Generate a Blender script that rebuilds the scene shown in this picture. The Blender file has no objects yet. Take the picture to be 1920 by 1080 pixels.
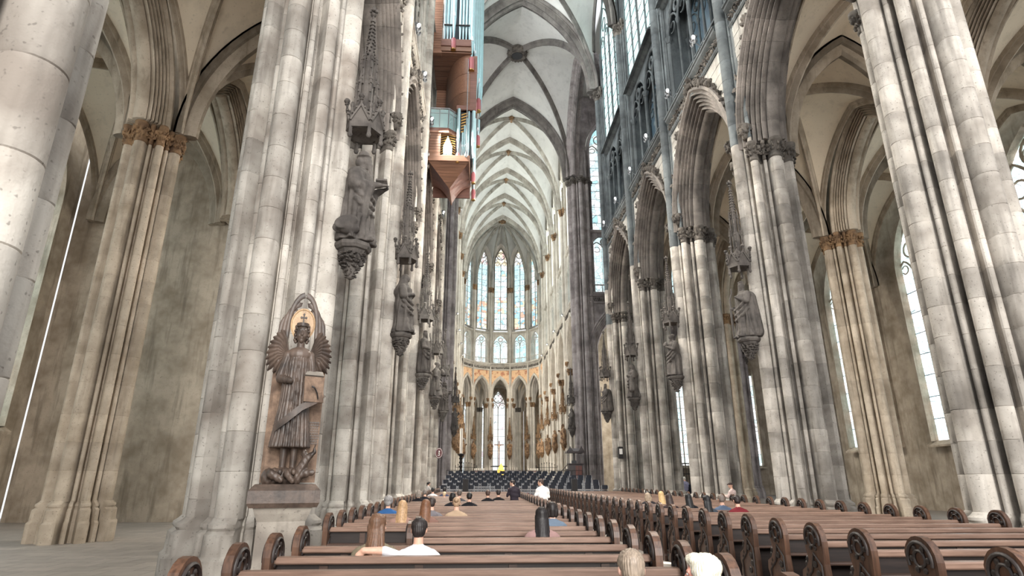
import bpy, bmesh, math, random
import numpy as np
from mathutils import Vector, Matrix
random.seed(7); rng = np.random.default_rng(7)
PI = math.pi
SC = bpy.context.scene
COL = SC.collection

# ------------------------------------------------------------------ camera, world, lights, exposure
B = 7.5                                   # bay length of the nave, metres
D1 = 10.9365                              # distance of the first pier on the north side
def row(k): return D1 + k * B
EYE = (-3.099, 0.0, 1.65)
cam_d = bpy.data.cameras.new('camera'); cam = bpy.data.objects.new('camera', cam_d); COL.objects.link(cam)
cam.location = EYE; cam.rotation_euler = (PI / 2 + .3138, 0, -.053)
cam_d.sensor_width = 36; cam_d.lens = 1103.35 / 1920 * 36; cam_d.clip_end = 600
SC.camera = cam
vs = SC.view_settings
vs.view_transform = 'Standard'; vs.look = 'None'; vs.gamma = 1; vs.use_curve_mapping = False
vs.exposure = 1.0
w = bpy.data.worlds.new('sky'); SC.world = w; w.use_nodes = True
bg = w.node_tree.nodes['Background']; bg.inputs[0].default_value = (.93, .96, 1.0, 1); bg.inputs[1].default_value = .6
def area(name, loc, rot, sx, sy, power, col, spread=PI):
    d = bpy.data.lights.new(name, 'AREA'); d.shape = 'RECTANGLE'; d.size = sx; d.size_y = sy; d.energy = power; d.color = col; d.spread = spread
    o = bpy.data.objects.new(name, d); COL.objects.link(o); o.location = loc; o.rotation_euler = rot
    return o
# daylight of the great west window, behind the photographer
area('west_window_daylight', (1.5, -22, 17), (PI / 2, 0, 0), 11, 28, 9500, (1.0, .97, .92))
SC.cycles.use_denoising = True
SC.cycles.max_bounces = 4; SC.cycles.diffuse_bounces = 3; SC.cycles.glossy_bounces = 2; SC.cycles.adaptive_threshold = .04
SC.cycles.transparent_max_bounces = 8; SC.cycles.sample_clamp_indirect = 6
WIN_NORTH = 6.0        # brightness of window glass, per side of the church
WIN_SOUTH = 1.05
WIN_CHOIR = 3.2
WIN_APSE = .72
WIN_AISLE = 1.3

# ------------------------------------------------------------------ helpers
def lin(r, g, b):
    f = lambda c: (c / 255 / 12.92) if c / 255 <= .04045 else ((c / 255 + .055) / 1.055) ** 2.4
    return (f(r), f(g), f(b), 1)

class MB:
    """collects shapes, builds ONE mesh object"""
    def __init__(s): s.v = []; s.f = []; s.mi = []; s.cur = 0
    def add(s, vs, fs):
        o = len(s.v); s.v += [tuple(map(float, p)) for p in vs]
        for q in fs: s.f.append(tuple(i + o for i in q)); s.mi.append(s.cur)
        return s
    def box(s, x0, x1, y0, y1, z0, z1):
        v = [(x0,y0,z0),(x1,y0,z0),(x1,y1,z0),(x0,y1,z0),(x0,y0,z1),(x1,y0,z1),(x1,y1,z1),(x0,y1,z1)]
        return s.add(v, [(0,3,2,1),(4,5,6,7),(0,1,5,4),(1,2,6,5),(2,3,7,6),(3,0,4,7)])
    def cbox(s, x0, x1, y0, y1, z0, z1, c=.015):
        """box with chamfered edges round its z faces"""
        def ring(x0,x1,y0,y1,z): return [(x0,y0,z),(x1,y0,z),(x1,y1,z),(x0,y1,z)]
        R = [ring(x0+c,x1-c,y0+c,y1-c,z0), ring(x0,x1,y0,y1,z0+c), ring(x0,x1,y0,y1,z1-c), ring(x0+c,x1-c,y0+c,y1-c,z1)]
        return s.loft(R)
    def loft(s, rings, cap=True, closed=True):
        n = len(rings[0]); v = [p for r in rings for p in r]; f = []
        for i in range(len(rings) - 1):
            for j in range(n if closed else n - 1):
                k = (j + 1) % n
                f.append((i*n+j, i*n+k, (i+1)*n+k, (i+1)*n+j))
        if cap and closed:
            f.append(tuple(reversed(range(n)))); f.append(tuple((len(rings)-1)*n + j for j in range(n)))
        return s.add(v, f)
    def prism(s, poly, z0, z1):
        return s.loft([[(x, y, z0) for x, y in poly], [(x, y, z1) for x, y in poly]])
    def ext_y(s, poly, y0, y1):          # poly in (x,z)
        return s.loft([[(x, y0, z) for x, z in poly], [(x, y1, z) for x, z in poly]])
    def ext_x(s, poly, x0, x1):          # poly in (y,z)
        return s.loft([[(x0, y, z) for y, z in poly], [(x1, y, z) for y, z in poly]])
    def tube(s, pts, r, n=8, closed=False, caps=True):
        P = [Vector(p) for p in pts]; m = len(P); rings = []
        rr = r if hasattr(r, '__len__') else [r] * m
        up = None
        for i in range(m):
            if closed: t = P[(i+1) % m] - P[i-1]
            else: t = P[min(i+1, m-1)] - P[max(i-1, 0)]
            if t.length < 1e-9: t = Vector((0,0,1))
            t.normalize()
            if up is None:
                a = Vector((0,0,1)) if abs(t.z) < .9 else Vector((1,0,0))
                up = (a - t * a.dot(t)).normalized()
            else:
                up = up - t * up.dot(t)
                up = up.normalized() if up.length > 1e-6 else t.orthogonal().normalized()
            bi = t.cross(up)
            rings.append([tuple(P[i] + up * (rr[i]*math.cos(2*PI*k/n)) + bi * (rr[i]*math.sin(2*PI*k/n))) for k in range(n)])
        if closed: rings.append(rings[0])
        return s.loft(rings, cap=caps and not closed)
    def lathe(s, prof, c=(0, 0), n=16, a0=0, a1=2*PI):
        full = abs(a1 - a0 - 2*PI) < 1e-6; m = n if full else n + 1
        rings = [[(c[0] + r*math.cos(a0+(a1-a0)*k/n), c[1] + r*math.sin(a0+(a1-a0)*k/n), z) for k in range(m)] for r, z in prof]
        return s.loft(rings, cap=True)
    def grid(s, G):
        m, n = len(G), len(G[0]); v = [p for r in G for p in r]
        return s.add(v, [(i*n+j, i*n+j+1, (i+1)*n+j+1, (i+1)*n+j) for i in range(m-1) for j in range(n-1)])
    def ell(s, c, r, n=8, m=5, rot=None):
        v = []; R = rot
        for i in range(m + 1):
            th = PI * i / m
            for k in range(n):
                p = Vector((r[0]*math.sin(th)*math.cos(2*PI*k/n), r[1]*math.sin(th)*math.sin(2*PI*k/n), r[2]*math.cos(th)))
                if R is not None: p = R @ p
                v.append((c[0]+p.x, c[1]+p.y, c[2]+p.z))
        f = [(i*n+k, (i+1)*n+k, (i+1)*n+(k+1) % n, i*n+(k+1) % n) for i in range(m) for k in range(n)]
        return s.add(v, f)
    def sweep(s, path, prof, side, cap=True):
        """prof (a,b): a along 'side' vector, b along the in-plane normal (t x side); open path"""
        P = [Vector(p) for p in path]; rings = []; sd0 = Vector(side).normalized()
        for i in range(len(P)):
            t = (P[min(i+1, len(P)-1)] - P[max(i-1, 0)]).normalized()
            sd = (sd0 - t * sd0.dot(t)).normalized(); nn = t.cross(sd)
            rings.append([tuple(P[i] + sd * a + nn * b) for a, b in prof])
        return s.loft(rings, cap=cap)
    def mesh(s, name, mats, smooth=None):
        me = bpy.data.meshes.new(name); me.from_pydata(s.v, [], s.f)
        for m in (mats if isinstance(mats, (list, tuple)) else [mats]): me.materials.append(m)
        if any(s.mi): me.polygons.foreach_set('material_index', s.mi)
        bm = bmesh.new(); bm.from_mesh(me); bmesh.ops.remove_doubles(bm, verts=bm.verts, dist=1e-5)
        bmesh.ops.recalc_face_normals(bm, faces=bm.faces); bm.to_mesh(me); bm.free()
        if smooth is not None:
            me.polygons.foreach_set('use_smooth', [True] * len(me.polygons))
            me.set_sharp_from_angle(angle=math.radians(smooth))
        me.update(); return me
    def build(s, name, mats, parent=None, smooth=None, loc=None):
        return put(name, s.mesh(name, mats, smooth), parent, loc)

def put(name, me, parent=None, loc=None, rotz=0, scale=None):
    o = bpy.data.objects.new(name, me); COL.objects.link(o); o.parent = parent
    if loc is not None: o.location = loc
    if rotz: o.rotation_euler = (0, 0, rotz)
    if scale is not None: o.scale = scale
    return o
def empty(name, loc=(0,0,0), rotz=0, label=None, cat=None, group=None, kind=None, scale=None):
    o = bpy.data.objects.new(name, None); COL.objects.link(o); o.location = loc; o.rotation_euler = (0, 0, rotz)
    o.empty_display_size = .2
    if scale: o.scale = scale
    return tag(o, label, cat, group, kind)
def tag(o, label=None, cat=None, group=None, kind=None):
    if label: o['label'] = label
    if cat: o['category'] = cat
    if group: o['group'] = group
    if kind: o['kind'] = kind
    return o
def copy_tree(o, parent=None, loc=None, rotz=None, label=None, group=None):
    c = o.copy(); COL.objects.link(c); c.parent = parent
    if loc is not None: c.location = loc
    if rotz is not None: c.rotation_euler = (0, 0, rotz)
    if label: c['label'] = label
    if group: c['group'] = group
    for ch in list(KIDS.get(o.name, [])) or [x for x in o.children]: copy_tree(ch, c)
    return c
KIDS = {}
ORD = ('first second third fourth fifth sixth seventh eighth ninth tenth eleventh twelfth thirteenth fourteenth fifteenth sixteenth seventeenth '
       'eighteenth nineteenth twentieth twenty-first twenty-second twenty-third twenty-fourth twenty-fifth twenty-sixth twenty-seventh '
       'twenty-eighth twenty-ninth thirtieth thirty-first thirty-second thirty-third thirty-fourth thirty-fifth thirty-sixth thirty-seventh '
       'thirty-eighth thirty-ninth fortieth').split()

# ------------------------------------------------------------------ materials (all procedural)
def nodes(name):
    m = bpy.data.materials.new(name); m.use_nodes = True; nt = m.node_tree
    return m, nt, nt.nodes['Principled BSDF']
def N(nt, t, **k):
    n = nt.nodes.new(t)
    for a, b in k.items(): setattr(n, a, b)
    return n
def mixc(nt, fac, a, b, mode='MIX'):
    m = N(nt, 'ShaderNodeMix', data_type='RGBA', blend_type=mode)
    for i, v in ((0, fac), (6, a), (7, b)):
        if hasattr(v, 'is_output'): nt.links.new(v, m.inputs[i])
        else: m.inputs[i].default_value = v
    return m.outputs[2]
def maprange(nt, v, a, b, c, d):
    m = N(nt, 'ShaderNodeMapRange'); nt.links.new(v, m.inputs[0])
    for i, x in enumerate((a, b, c, d)): m.inputs[i+1].default_value = x
    return m.outputs[0]
def noise(nt, vec, scale, detail=3, rough=.6):
    n = N(nt, 'ShaderNodeTexNoise'); n.inputs['Scale'].default_value = scale; n.inputs['Detail'].default_value = detail; n.inputs['Roughness'].default_value = rough
    nt.links.new(vec, n.inputs['Vector']); return n.outputs[0]
def stone(name, col, dark, rough=.85, var=.5, bump=.35, stain=1.0, rnd=.28, sc=1.0):
    m, nt, p = nodes(name)
    pos = N(nt, 'ShaderNodeNewGeometry').outputs['Position']
    big = noise(nt, pos, .9*sc, 3, .62); fine = noise(nt, pos, 9*sc, 3, .7); speck = noise(nt, pos, 26*sc, 1, .5)
    c = mixc(nt, maprange(nt, big, .38, .68, 0, stain), col, dark)
    c = mixc(nt, maprange(nt, fine, .55, .8, 0, var), c, dark)
    c = mixc(nt, maprange(nt, speck, .66, .74, 0, .55*stain), c, tuple(x*.45 for x in dark[:3]) + (1,))
    mp = N(nt, 'ShaderNodeMapping'); mp.inputs['Scale'].default_value = (3.2*sc, 3.2*sc, .35*sc); nt.links.new(pos, mp.inputs[0])
    streak = noise(nt, mp.outputs[0], 1.0, 3, .65); c = mixc(nt, maprange(nt, streak, .52, .74, 0, .75*stain), c, tuple(x*.62 for x in dark[:3]) + (1,))
    pit = noise(nt, pos, 5.5*sc, 2, .7); c = mixc(nt, maprange(nt, pit, .70, .8, 0, .45*stain), c, tuple(x*.35 for x in dark[:3]) + (1,))
    rn = N(nt, 'ShaderNodeObjectInfo').outputs['Random']
    v = N(nt, 'ShaderNodeHueSaturation'); nt.links.new(c, v.inputs['Color'])
    nt.links.new(maprange(nt, rn, 0, 1, 1-rnd*.6, 1+rnd*.5), v.inputs['Value']); 
    nt.links.new(v.outputs[0], p.inputs['Base Color'])
    p.inputs['Roughness'].default_value = rough
    b = N(nt, 'ShaderNodeBump'); b.inputs['Strength'].default_value = bump; b.inputs['Distance'].default_value = .02
    nt.links.new(fine, b.inputs['Height']); nt.links.new(b.outputs[0], p.inputs['Normal'])
    return m
def plain(name, col, rough=.6, metal=0.0, var=.15, sc=12, bump=0.0, spec=.5):
    m, nt, p = nodes(name)
    tc = N(nt, 'ShaderNodeTexCoord').outputs['Object']
    n = noise(nt, tc, sc, 3)
    c = mixc(nt, maprange(nt, n, .3, .7, 0, 1), tuple(x*(1-var) for x in col[:3]) + (1,), tuple(min(1, x*(1+var)) for x in col[:3]) + (1,))
    nt.links.new(c, p.inputs['Base Color']); p.inputs['Roughness'].default_value = rough; p.inputs['Metallic'].default_value = metal
    p.inputs['Specular IOR Level'].default_value = spec
    if bump:
        b = N(nt, 'ShaderNodeBump'); b.inputs['Strength'].default_value = bump; b.inputs['Distance'].default_value = .01
        nt.links.new(n, b.inputs['Height']); nt.links.new(b.outputs[0], p.inputs['Normal'])
    return m
def wood(name, col, dark, axis=0, rough=.45, sc=1.0):
    m, nt, p = nodes(name)
    tc = N(nt, 'ShaderNodeTexCoord').outputs['Object']
    mp = N(nt, 'ShaderNodeMapping'); nt.links.new(tc, mp.inputs[0])
    s = [14*sc, 14*sc, 14*sc]; s[axis] = .9*sc; mp.inputs['Scale'].default_value = s
    rn = N(nt, 'ShaderNodeObjectInfo').outputs['Random']
    ad = N(nt, 'ShaderNodeVectorMath', operation='ADD'); nt.links.new(mp.outputs[0], ad.inputs[0]); nt.links.new(rn, ad.inputs[1])
    n = noise(nt, ad.outputs[0], 2.2, 5, .6)
    c = mixc(nt, maprange(nt, n, .32, .68, 0, 1), dark, col)
    h = N(nt, 'ShaderNodeHueSaturation'); nt.links.new(c, h.inputs['Color']); nt.links.new(maprange(nt, rn, 0, 1, .8, 1.15), h.inputs['Value'])
    nt.links.new(h.outputs[0], p.inputs['Base Color']); p.inputs['Roughness'].default_value = rough
    return m
def glass(name, strength, pal, scale=3.2, lead=.06, contrast=1.0, leadcol=.12):
    """backlit leaded glass: it gives off the daylight behind it"""
    m, nt, p = nodes(name)
    pos = N(nt, 'ShaderNodeNewGeometry').outputs['Position']
    vo = N(nt, 'ShaderNodeTexVoronoi'); vo.inputs['Scale'].default_value = scale; nt.links.new(pos, vo.inputs['Vector'])
    vd = N(nt, 'ShaderNodeTexVoronoi', feature='DISTANCE_TO_EDGE'); vd.inputs['Scale'].default_value = scale; nt.links.new(pos, vd.inputs['Vector'])
    sep = N(nt, 'ShaderNodeSeparateColor'); nt.links.new(vo.outputs['Color'], sep.inputs[0])
    rn = N(nt, 'ShaderNodeObjectInfo').outputs['Random']
    a = N(nt, 'ShaderNodeMath', operation='MULTIPLY_ADD'); nt.links.new(rn, a.inputs[0]); a.inputs[1].default_value = .55; 
    b2 = N(nt, 'ShaderNodeMath', operation='MULTIPLY'); nt.links.new(sep.outputs[0], b2.inputs[0]); b2.inputs[1].default_value = .45; nt.links.new(b2.outputs[0], a.inputs[2])
    cr = N(nt, 'ShaderNodeValToRGB'); cr.color_ramp.interpolation = 'CONSTANT'
    while len(cr.color_ramp.elements) < len(pal): cr.color_ramp.elements.new(.5)
    for i, (pos_, c) in enumerate(pal): cr.color_ramp.elements[i].position = pos_; cr.color_ramp.elements[i].color = c
    nt.links.new(a.outputs[0], cr.inputs[0])
    c = mixc(nt, maprange(nt, vd.outputs['Distance'], 0, lead, 0, 1), (leadcol, leadcol*1.1, leadcol*1.15, 1), cr.outputs[0])
    nt.links.new(c, p.inputs['Emission Color']); p.inputs['Emission Strength'].default_value = strength
    p.inputs['Base Color'].default_value = (.08, .09, .1, 1); p.inputs['Roughness'].default_value = .3
    return m
def emit(name, col, s):
    m, nt, p = nodes(name); p.inputs['Base Color'].default_value = col; p.inputs['Emission Color'].default_value = col; p.inputs['Emission Strength'].default_value = s
    return m

M = {}
M['stone'] = stone('nave_stone', lin(194, 188, 179), lin(136, 127, 118), stain=1.0, rnd=.36)
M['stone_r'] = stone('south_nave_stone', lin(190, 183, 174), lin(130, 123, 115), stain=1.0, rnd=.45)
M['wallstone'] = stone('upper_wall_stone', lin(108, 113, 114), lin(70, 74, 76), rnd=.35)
M['ashlar'] = stone('spandrel_ashlar', lin(180, 176, 168), lin(140, 135, 128), rnd=.18)
M['arch'] = stone('arch_moulding_stone', lin(136, 128, 121), lin(90, 84, 79), rnd=.3)
M['choir'] = stone('choir_stone', lin(208, 201, 190), lin(172, 163, 150), rnd=.15, stain=.7)
M['crossing'] = stone('crossing_stone', lin(164, 156, 153), lin(118, 110, 109), rnd=.3)
M['aisle'] = stone('aisle_stone', lin(186, 172, 154), lin(144, 130, 112), rnd=.2)
M['rib'] = stone('rib_stone', lin(122, 117, 112), lin(84, 79, 76), rnd=.1)
M['rib_choir'] = stone('choir_rib_stone', lin(168, 163, 153), lin(126, 120, 111), rnd=.08)
M['web'] = stone('vault_plaster', lin(208, 207, 202), lin(190, 188, 184), var=.1, bump=.05, stain=.5, rnd=.02, sc=.5)
M['web_aisle'] = stone('aisle_vault_plaster', lin(222, 208, 186), lin(206, 190, 168), var=.1, bump=.05, stain=.5, rnd=.02, sc=.5)
M['carved'] = stone('carved_foliage_stone', lin(118, 111, 103), lin(62, 56, 52), rnd=.25, sc=2)
M['carved_gold'] = stone('carved_gilded_stone', lin(158, 126, 92), lin(84, 62, 46), rnd=.25, sc=2)
M['statue'] = stone('statue_stone', lin(98, 92, 87), lin(58, 53, 50), rnd=.15, sc=2.5, stain=.9)
M['statue_r'] = stone('south_statue_stone', lin(122, 117, 111), lin(78, 73, 70), rnd=.15, sc=2.5)
M['statue_gold'] = stone('painted_statue', lin(172, 138, 104), lin(74, 54, 42), rnd=.6, sc=4)
M['angel'] = stone('angel_bronze_brown', lin(98, 82, 72), lin(50, 41, 36), rough=.45, rnd=.1, sc=3, bump=.12)
M['slab'] = stone('angel_slab', lin(140, 116, 98), lin(92, 74, 62), rnd=.1, sc=6, bump=.5)
M['plinth'] = stone('pedestal_stone', lin(176, 168, 156), lin(118, 110, 102), rnd=.2)
M['paint'] = stone('painted_spandrel', lin(214, 172, 128), lin(196, 148, 104), rnd=.06, sc=1)
M['paint_fig'] = stone('painted_angel_figures', lin(168, 104, 80), lin(128, 74, 60), rnd=.1, sc=2)
M['floor'] = None
M['pew'] = wood('pew_oak', lin(88, 67, 57), lin(58, 43, 36), 0, .42)
M['pew_top'] = wood('pew_oak_polished_rail', lin(146, 119, 104), lin(110, 87, 75), 0, .32)
M['pew_dark'] = wood('pew_oak_dark', lin(48, 37, 33), lin(30, 23, 21), 0, .5)
M['pew_end'] = wood('pew_end_oak', lin(104, 75, 58), lin(62, 43, 34), 2, .4)
M['organ'] = wood('organ_wood', lin(136, 100, 80), lin(108, 76, 60), 0, .45, .5)
M['organ_red'] = wood('organ_wood_reddish', lin(124, 86, 74), lin(96, 64, 55), 0, .45, .5)
M['pipe'] = plain('organ_pipe_metal', lin(176, 202, 208), .3, .55, .08, 3)
M['pipe_red'] = plain('organ_pipe_red_boot', lin(164, 96, 100), .4, .1, .08, 5)
M['brass'] = plain('brass', lin(190, 150, 90), .3, .9)
M['black'] = plain('black_plastic', lin(34, 36, 42), .45, 0, .2)
M['chair'] = plain('chair_black_shell', lin(50, 53, 62), .35, 0, .2)
M['chrome'] = plain('chrome', lin(214, 216, 220), .25, .4, .05)
M['iron'] = plain('wrought_iron', lin(36, 32, 32), .55, .4)
M['gold'] = plain('shrine_gold', lin(255, 200, 90), .3, .75, .25, 9)
M['podium'] = plain('podium_grey', lin(120, 116, 118), .6, 0, .12)
M['podium_edge'] = plain('podium_light_edge', lin(206, 202, 200), .6, 0, .08)
M['candle'] = plain('candle_wax', lin(236, 226, 212), .5, 0, .05)
M['pulpit'] = wood('pulpit_dark_wood', lin(64, 50, 50), lin(38, 30, 32), 2, .4)
M['pulpit_red'] = wood('pulpit_red_wood', lin(120, 60, 46), lin(84, 40, 32), 2, .35)
M['sign'] = plain('plaque_maroon', lin(96, 48, 50), .5)
M['white'] = plain('white_paint', lin(236, 232, 228), .6, 0, .05)
M['lamp'] = emit('lamp_glow', (1, .95, .85, 1), 40)
M['alu'] = plain('lamp_aluminium', lin(150, 152, 155), .4, .6)
W1, W2, W3 = lin(246, 250, 252), lin(206, 238, 244), lin(170, 222, 232)
M['g_south'] = glass('south_clerestory_glass', WIN_SOUTH, [(0, lin(206,240,236)), (.3, lin(184,228,226)), (.6, lin(228,246,243)), (.85, lin(160,212,214))], 3.4, .05)
M['g_north'] = glass('north_clerestory_glass', WIN_NORTH, [(0, lin(244,246,246)), (.5, lin(232,240,242))], 2.6, .05)
M['g_choir'] = glass('choir_clerestory_glass', WIN_CHOIR, [(0, lin(244,246,240)), (.5, lin(226,240,240))], 2.6, .05)
M['g_apse'] = glass('apse_grisaille_glass', WIN_APSE, [(0, W1), (.35, W2), (.6, lin(236,246,240)), (.82, W3), (.93, lin(240,214,190))], 1.7, .05, leadcol=.16)
M['g_cyan'] = glass('apse_cyan_glass', WIN_APSE, [(0, W2), (.35, lin(190,228,236)), (.6, lin(214,240,244)), (.75, W1)], 1.7, .05, leadcol=.14)
M['g_col'] = glass('apse_figure_glass', WIN_APSE*.95, [(0, lin(240,250,250)), (.22, lin(180,226,238)), (.42, lin(236,178,150)), (.5, lin(248,232,190)), (.6, lin(142,198,218)), (.68, lin(246,248,244)), (.92, lin(226,150,136))], 2.0, .05, leadcol=.16)
M['g_head'] = glass('apse_tracery_glass', WIN_APSE, [(0, lin(250,244,224)), (.35, lin(250,232,196)), (.6, W1), (.85, lin(236,190,190))], 2.2, .05)
M['g_low'] = glass('chapel_glass', .66, [(0, W1), (.4, lin(232,244,246)), (.7, lin(250,246,240)), (.88, lin(214,200,206))], 2.4, .04, leadcol=.2)
M['g_aisle'] = glass('aisle_glass', WIN_AISLE, [(0, W1), (.4, W2), (.7, W1)], 2.2, .05)
M['g_tri'] = glass('triforium_glass', .16, [(0, lin(120,160,176)), (.4, lin(96,130,150)), (.8, lin(170,190,196))], 3.0, .05)
M['g_tri_lit'] = glass('apse_triforium_glass', WIN_APSE, [(0, W1), (.4, W2), (.75, W3)], 2.2, .05)
M['flower'] = plain('flower_red', lin(140, 30, 60), .6)
def clear_glass():
    m, nt, p = nodes('balcony_glass'); p.inputs['Base Color'].default_value = lin(190, 226, 228); p.inputs['Roughness'].default_value = .05
    p.inputs['Alpha'].default_value = .35; tc = N(nt, 'ShaderNodeTexCoord'); n = noise(nt, tc.outputs['Object'], 4); nt.links.new(maprange(nt, n, 0, 1, .03, .1), p.inputs['Roughness']); return m
M['railglass'] = clear_glass()
M['halo'] = stone('halo_gilding', lin(196, 164, 126), lin(150, 120, 92), rough=.4, rnd=.05, sc=5)
M['g_choir_fill'] = glass('choir_fill_light_glass', 6.0, [(0, lin(250,244,232)), (.5, lin(240,240,236))], 2.6, .04)  # glow of the added choir aisle panes, brightens the lower choir
def floor_mat():
    m, nt, p = nodes('floor_slabs')
    pos = N(nt, 'ShaderNodeNewGeometry').outputs['Position']
    br = N(nt, 'ShaderNodeTexBrick'); nt.links.new(pos, br.inputs['Vector']); br.inputs['Scale'].default_value = 1.0
    br.inputs['Color1'].default_value = lin(168, 160, 152); br.inputs['Color2'].default_value = lin(150, 143, 136); br.inputs['Mortar'].default_value = lin(96, 90, 86)
    br.inputs['Mortar Size'].default_value = .008; br.inputs['Brick Width'].default_value = .8; br.inputs['Row Height'].default_value = .6
    n = noise(nt, pos, 3, 4); c = mixc(nt, maprange(nt, n, .4, .7, 0, .35), br.outputs[0], lin(110, 104, 98))
    nt.links.new(c, p.inputs['Base Color']); p.inputs['Roughness'].default_value = .5
    return m
M['floor'] = floor_mat()
# ================================================================== ARCHITECTURE MODULES
# every wall module is modelled with +X pointing into the nave, Y along the wall, the origin on the pier line
def polar(circles, core, phi):
    r = core
    for d, a, rr in circles:
        D = (phi - a + PI) % (2*PI) - PI
        s = d * math.sin(D)
        if abs(s) < rr and math.cos(D) > 0: r = max(r, d*math.cos(D) + math.sqrt(rr*rr - s*s))
    return r
def ringcircles():
    c = []
    for i in range(16):
        a = i*PI/8
        if i % 4 == 0: c.append((1.14, a, .26))
        elif i % 2 == 0: c.append((1.12, a, .18))
        else: c.append((1.0, a, .085))
    return c
CIRC = ringcircles(); CORE = .73
def arcpts(a0, a1, n, off=0.0):
    return [((polar(CIRC, CORE, a) + off) * math.cos(a), (polar(CIRC, CORE, a) + off) * math.sin(a)) for a in np.linspace(a0, a1, n)]
def sector_mesh(name, a0, a1, mat, n=None, inner=.5, bev=.014):
    n = n or max(14, int((a1 - a0) / (2*PI) * 200))
    full = a1 - a0 > 6.2
    def ring(off, z):
        if full: return [(x, y, z) for x, y in arcpts(a0, a1 - (a1-a0)/n, n, off)]
        return [(x, y, z) for x, y in arcpts(a0 + .004, a1 - .004, n, off)] + [(inner*math.cos(a1), inner*math.sin(a1), z), (inner*math.cos(a0), inner*math.sin(a0), z)]
    mb = MB(); mb.loft([ring(-bev, 0), ring(0, .014), ring(0, .986), ring(-bev, 1)])
    return mb.mesh(name, mat, 28)
R2 = math.radians
MAJ = [(R2(-33.75 + 90*i), R2(33.75 + 90*i)) for i in range(4)]
MIN_ = [(R2(33.75 + 90*i), R2(56.25 + 90*i)) for i in range(4)]
_cache = {}
def cached(key, fn):
    if key not in _cache: _cache[key] = fn()
    return _cache[key]

def leaf(mb, c, s, out):
    """one curled carved leaf pointing along 'out'"""
    o = Vector(out).normalized(); t = o.orthogonal().normalized(); q = o.cross(t)
    ang = random.random()*6.28; t2 = t*math.cos(ang) + q*math.sin(ang); q2 = o.cross(t2)
    R = Matrix((t2, q2, o)).transposed()
    c = Vector(c)
    mb.ell(c, (s*.3, s*.17, s*.5), 5, 3, R); 
    for k in (-1, 1): mb.ell(c + t2*(k*s*.26) + o*(s*.12), (s*.2, s*.13, s*.28), 5, 3, R)
def leaf_ring(mb, c, r, z, n, s, a0=0, a1=2*PI, up=.5):
    for k in range(n):
        a = a0 + (a1-a0)*(k+.5)/n
        leaf(mb, (c[0] + r*math.cos(a), c[1] + r*math.sin(a), z + random.uniform(-.03, .03)), s*random.uniform(.85, 1.15), (math.cos(a), math.sin(a), up))

def plinth_mesh(mat):
    def f():
        mb = MB(); n = 150
        R = []
        for z, off in [(0, .34), (.5, .34), (.56, .26), (.84, .24), (.9, .13), (.94, .17), (.99, .16), (1.04, .06), (1.08, .01)]:
            R.append([(x, y, z) for x, y in arcpts(0, 2*PI*(1-1/n), n, off)])
        mb.loft(R); return mb.mesh('plinth', mat, 45)
    return cached(('plinth', mat.name), f)
def arcade_capital_mesh(mat, full=False):
    def f():
        mb = MB(); n = 120; a0, a1 = (0, 2*PI*(1-1/n)) if full else (R2(33), R2(327))
        def ring(off, z):
            p = [(x, y, z) for x, y in arcpts(a0, a1, n, off)]
            return p if full else p + [(.5*math.cos(a1), .5*math.sin(a1), z), (.5*math.cos(a0), .5*math.sin(a0), z)]
        mb.loft([ring(*q) for q in [(.0, 0), (.05, .04), (.05, .09), (.01, .12), (.03, .35), (.1, .52), (.17, .58), (.2, .60), (.2, .70), (.16, .72)]])
        for i in range(16):
            a = i*PI/8
            if not full and (a < R2(30) or a > R2(330)): continue
            d, _, rr = CIRC[i]; c = (d*math.cos(a), d*math.sin(a))
            for z, s, rad in ((.26, .2, rr+.05), (.45, .24, rr+.09)):
                leaf_ring(mb, c, rad, z, 5 if i % 2 == 0 else 3, s, a - 1.5, a + 1.5)
        return mb.mesh('capital', mat, 60)
    return cached(('acap', mat.name, full), f)
FRONT = (R2(-47), R2(47))
def shaft_capital_mesh(mat):
    def f():
        mb = MB(); n = 50
        def ring(off, z): return [(x, y, z) for x, y in arcpts(*FRONT, n, off)] + [(.45, .5, z), (.45, -.5, z)]
        mb.loft([ring(*q) for q in [(0, 0), (.05, .04), (.05, .1), (.01, .13), (.05, .5), (.17, .72), (.2, .74), (.2, .9), (.14, .93)]])
        for i in (-2, -1, 0, 1, 2):
            a = i*PI/8; d, _, rr = CIRC[i % 16]
            for z, s, rad in ((.3, .24, rr+.05), (.52, .3, rr+.1), (.68, .24, rr+.12)):
                leaf_ring(mb, (d*math.cos(a), d*math.sin(a)), rad, z, 5, s, a-1.6, a+1.6)
        return mb.mesh('shaft_capital', mat, 60)
    return cached(('scap', mat.name), f)
def corbel_mesh(mat):
    def f():
        mb = MB()
        mb.lathe([(.02, -.32), (.1, -.26), (.16, -.05), (.2, .1), (.22, .2), (.2, .24)], (0, 0), 10)
        for z, s in ((-.12, .2), (.02, .26), (.14, .24)): leaf_ring(mb, (0, 0), .16, z, 6, s)
        return mb.mesh('leaf_corbel', mat, 60)
    return cached(('corb', mat.name), f)

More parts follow.
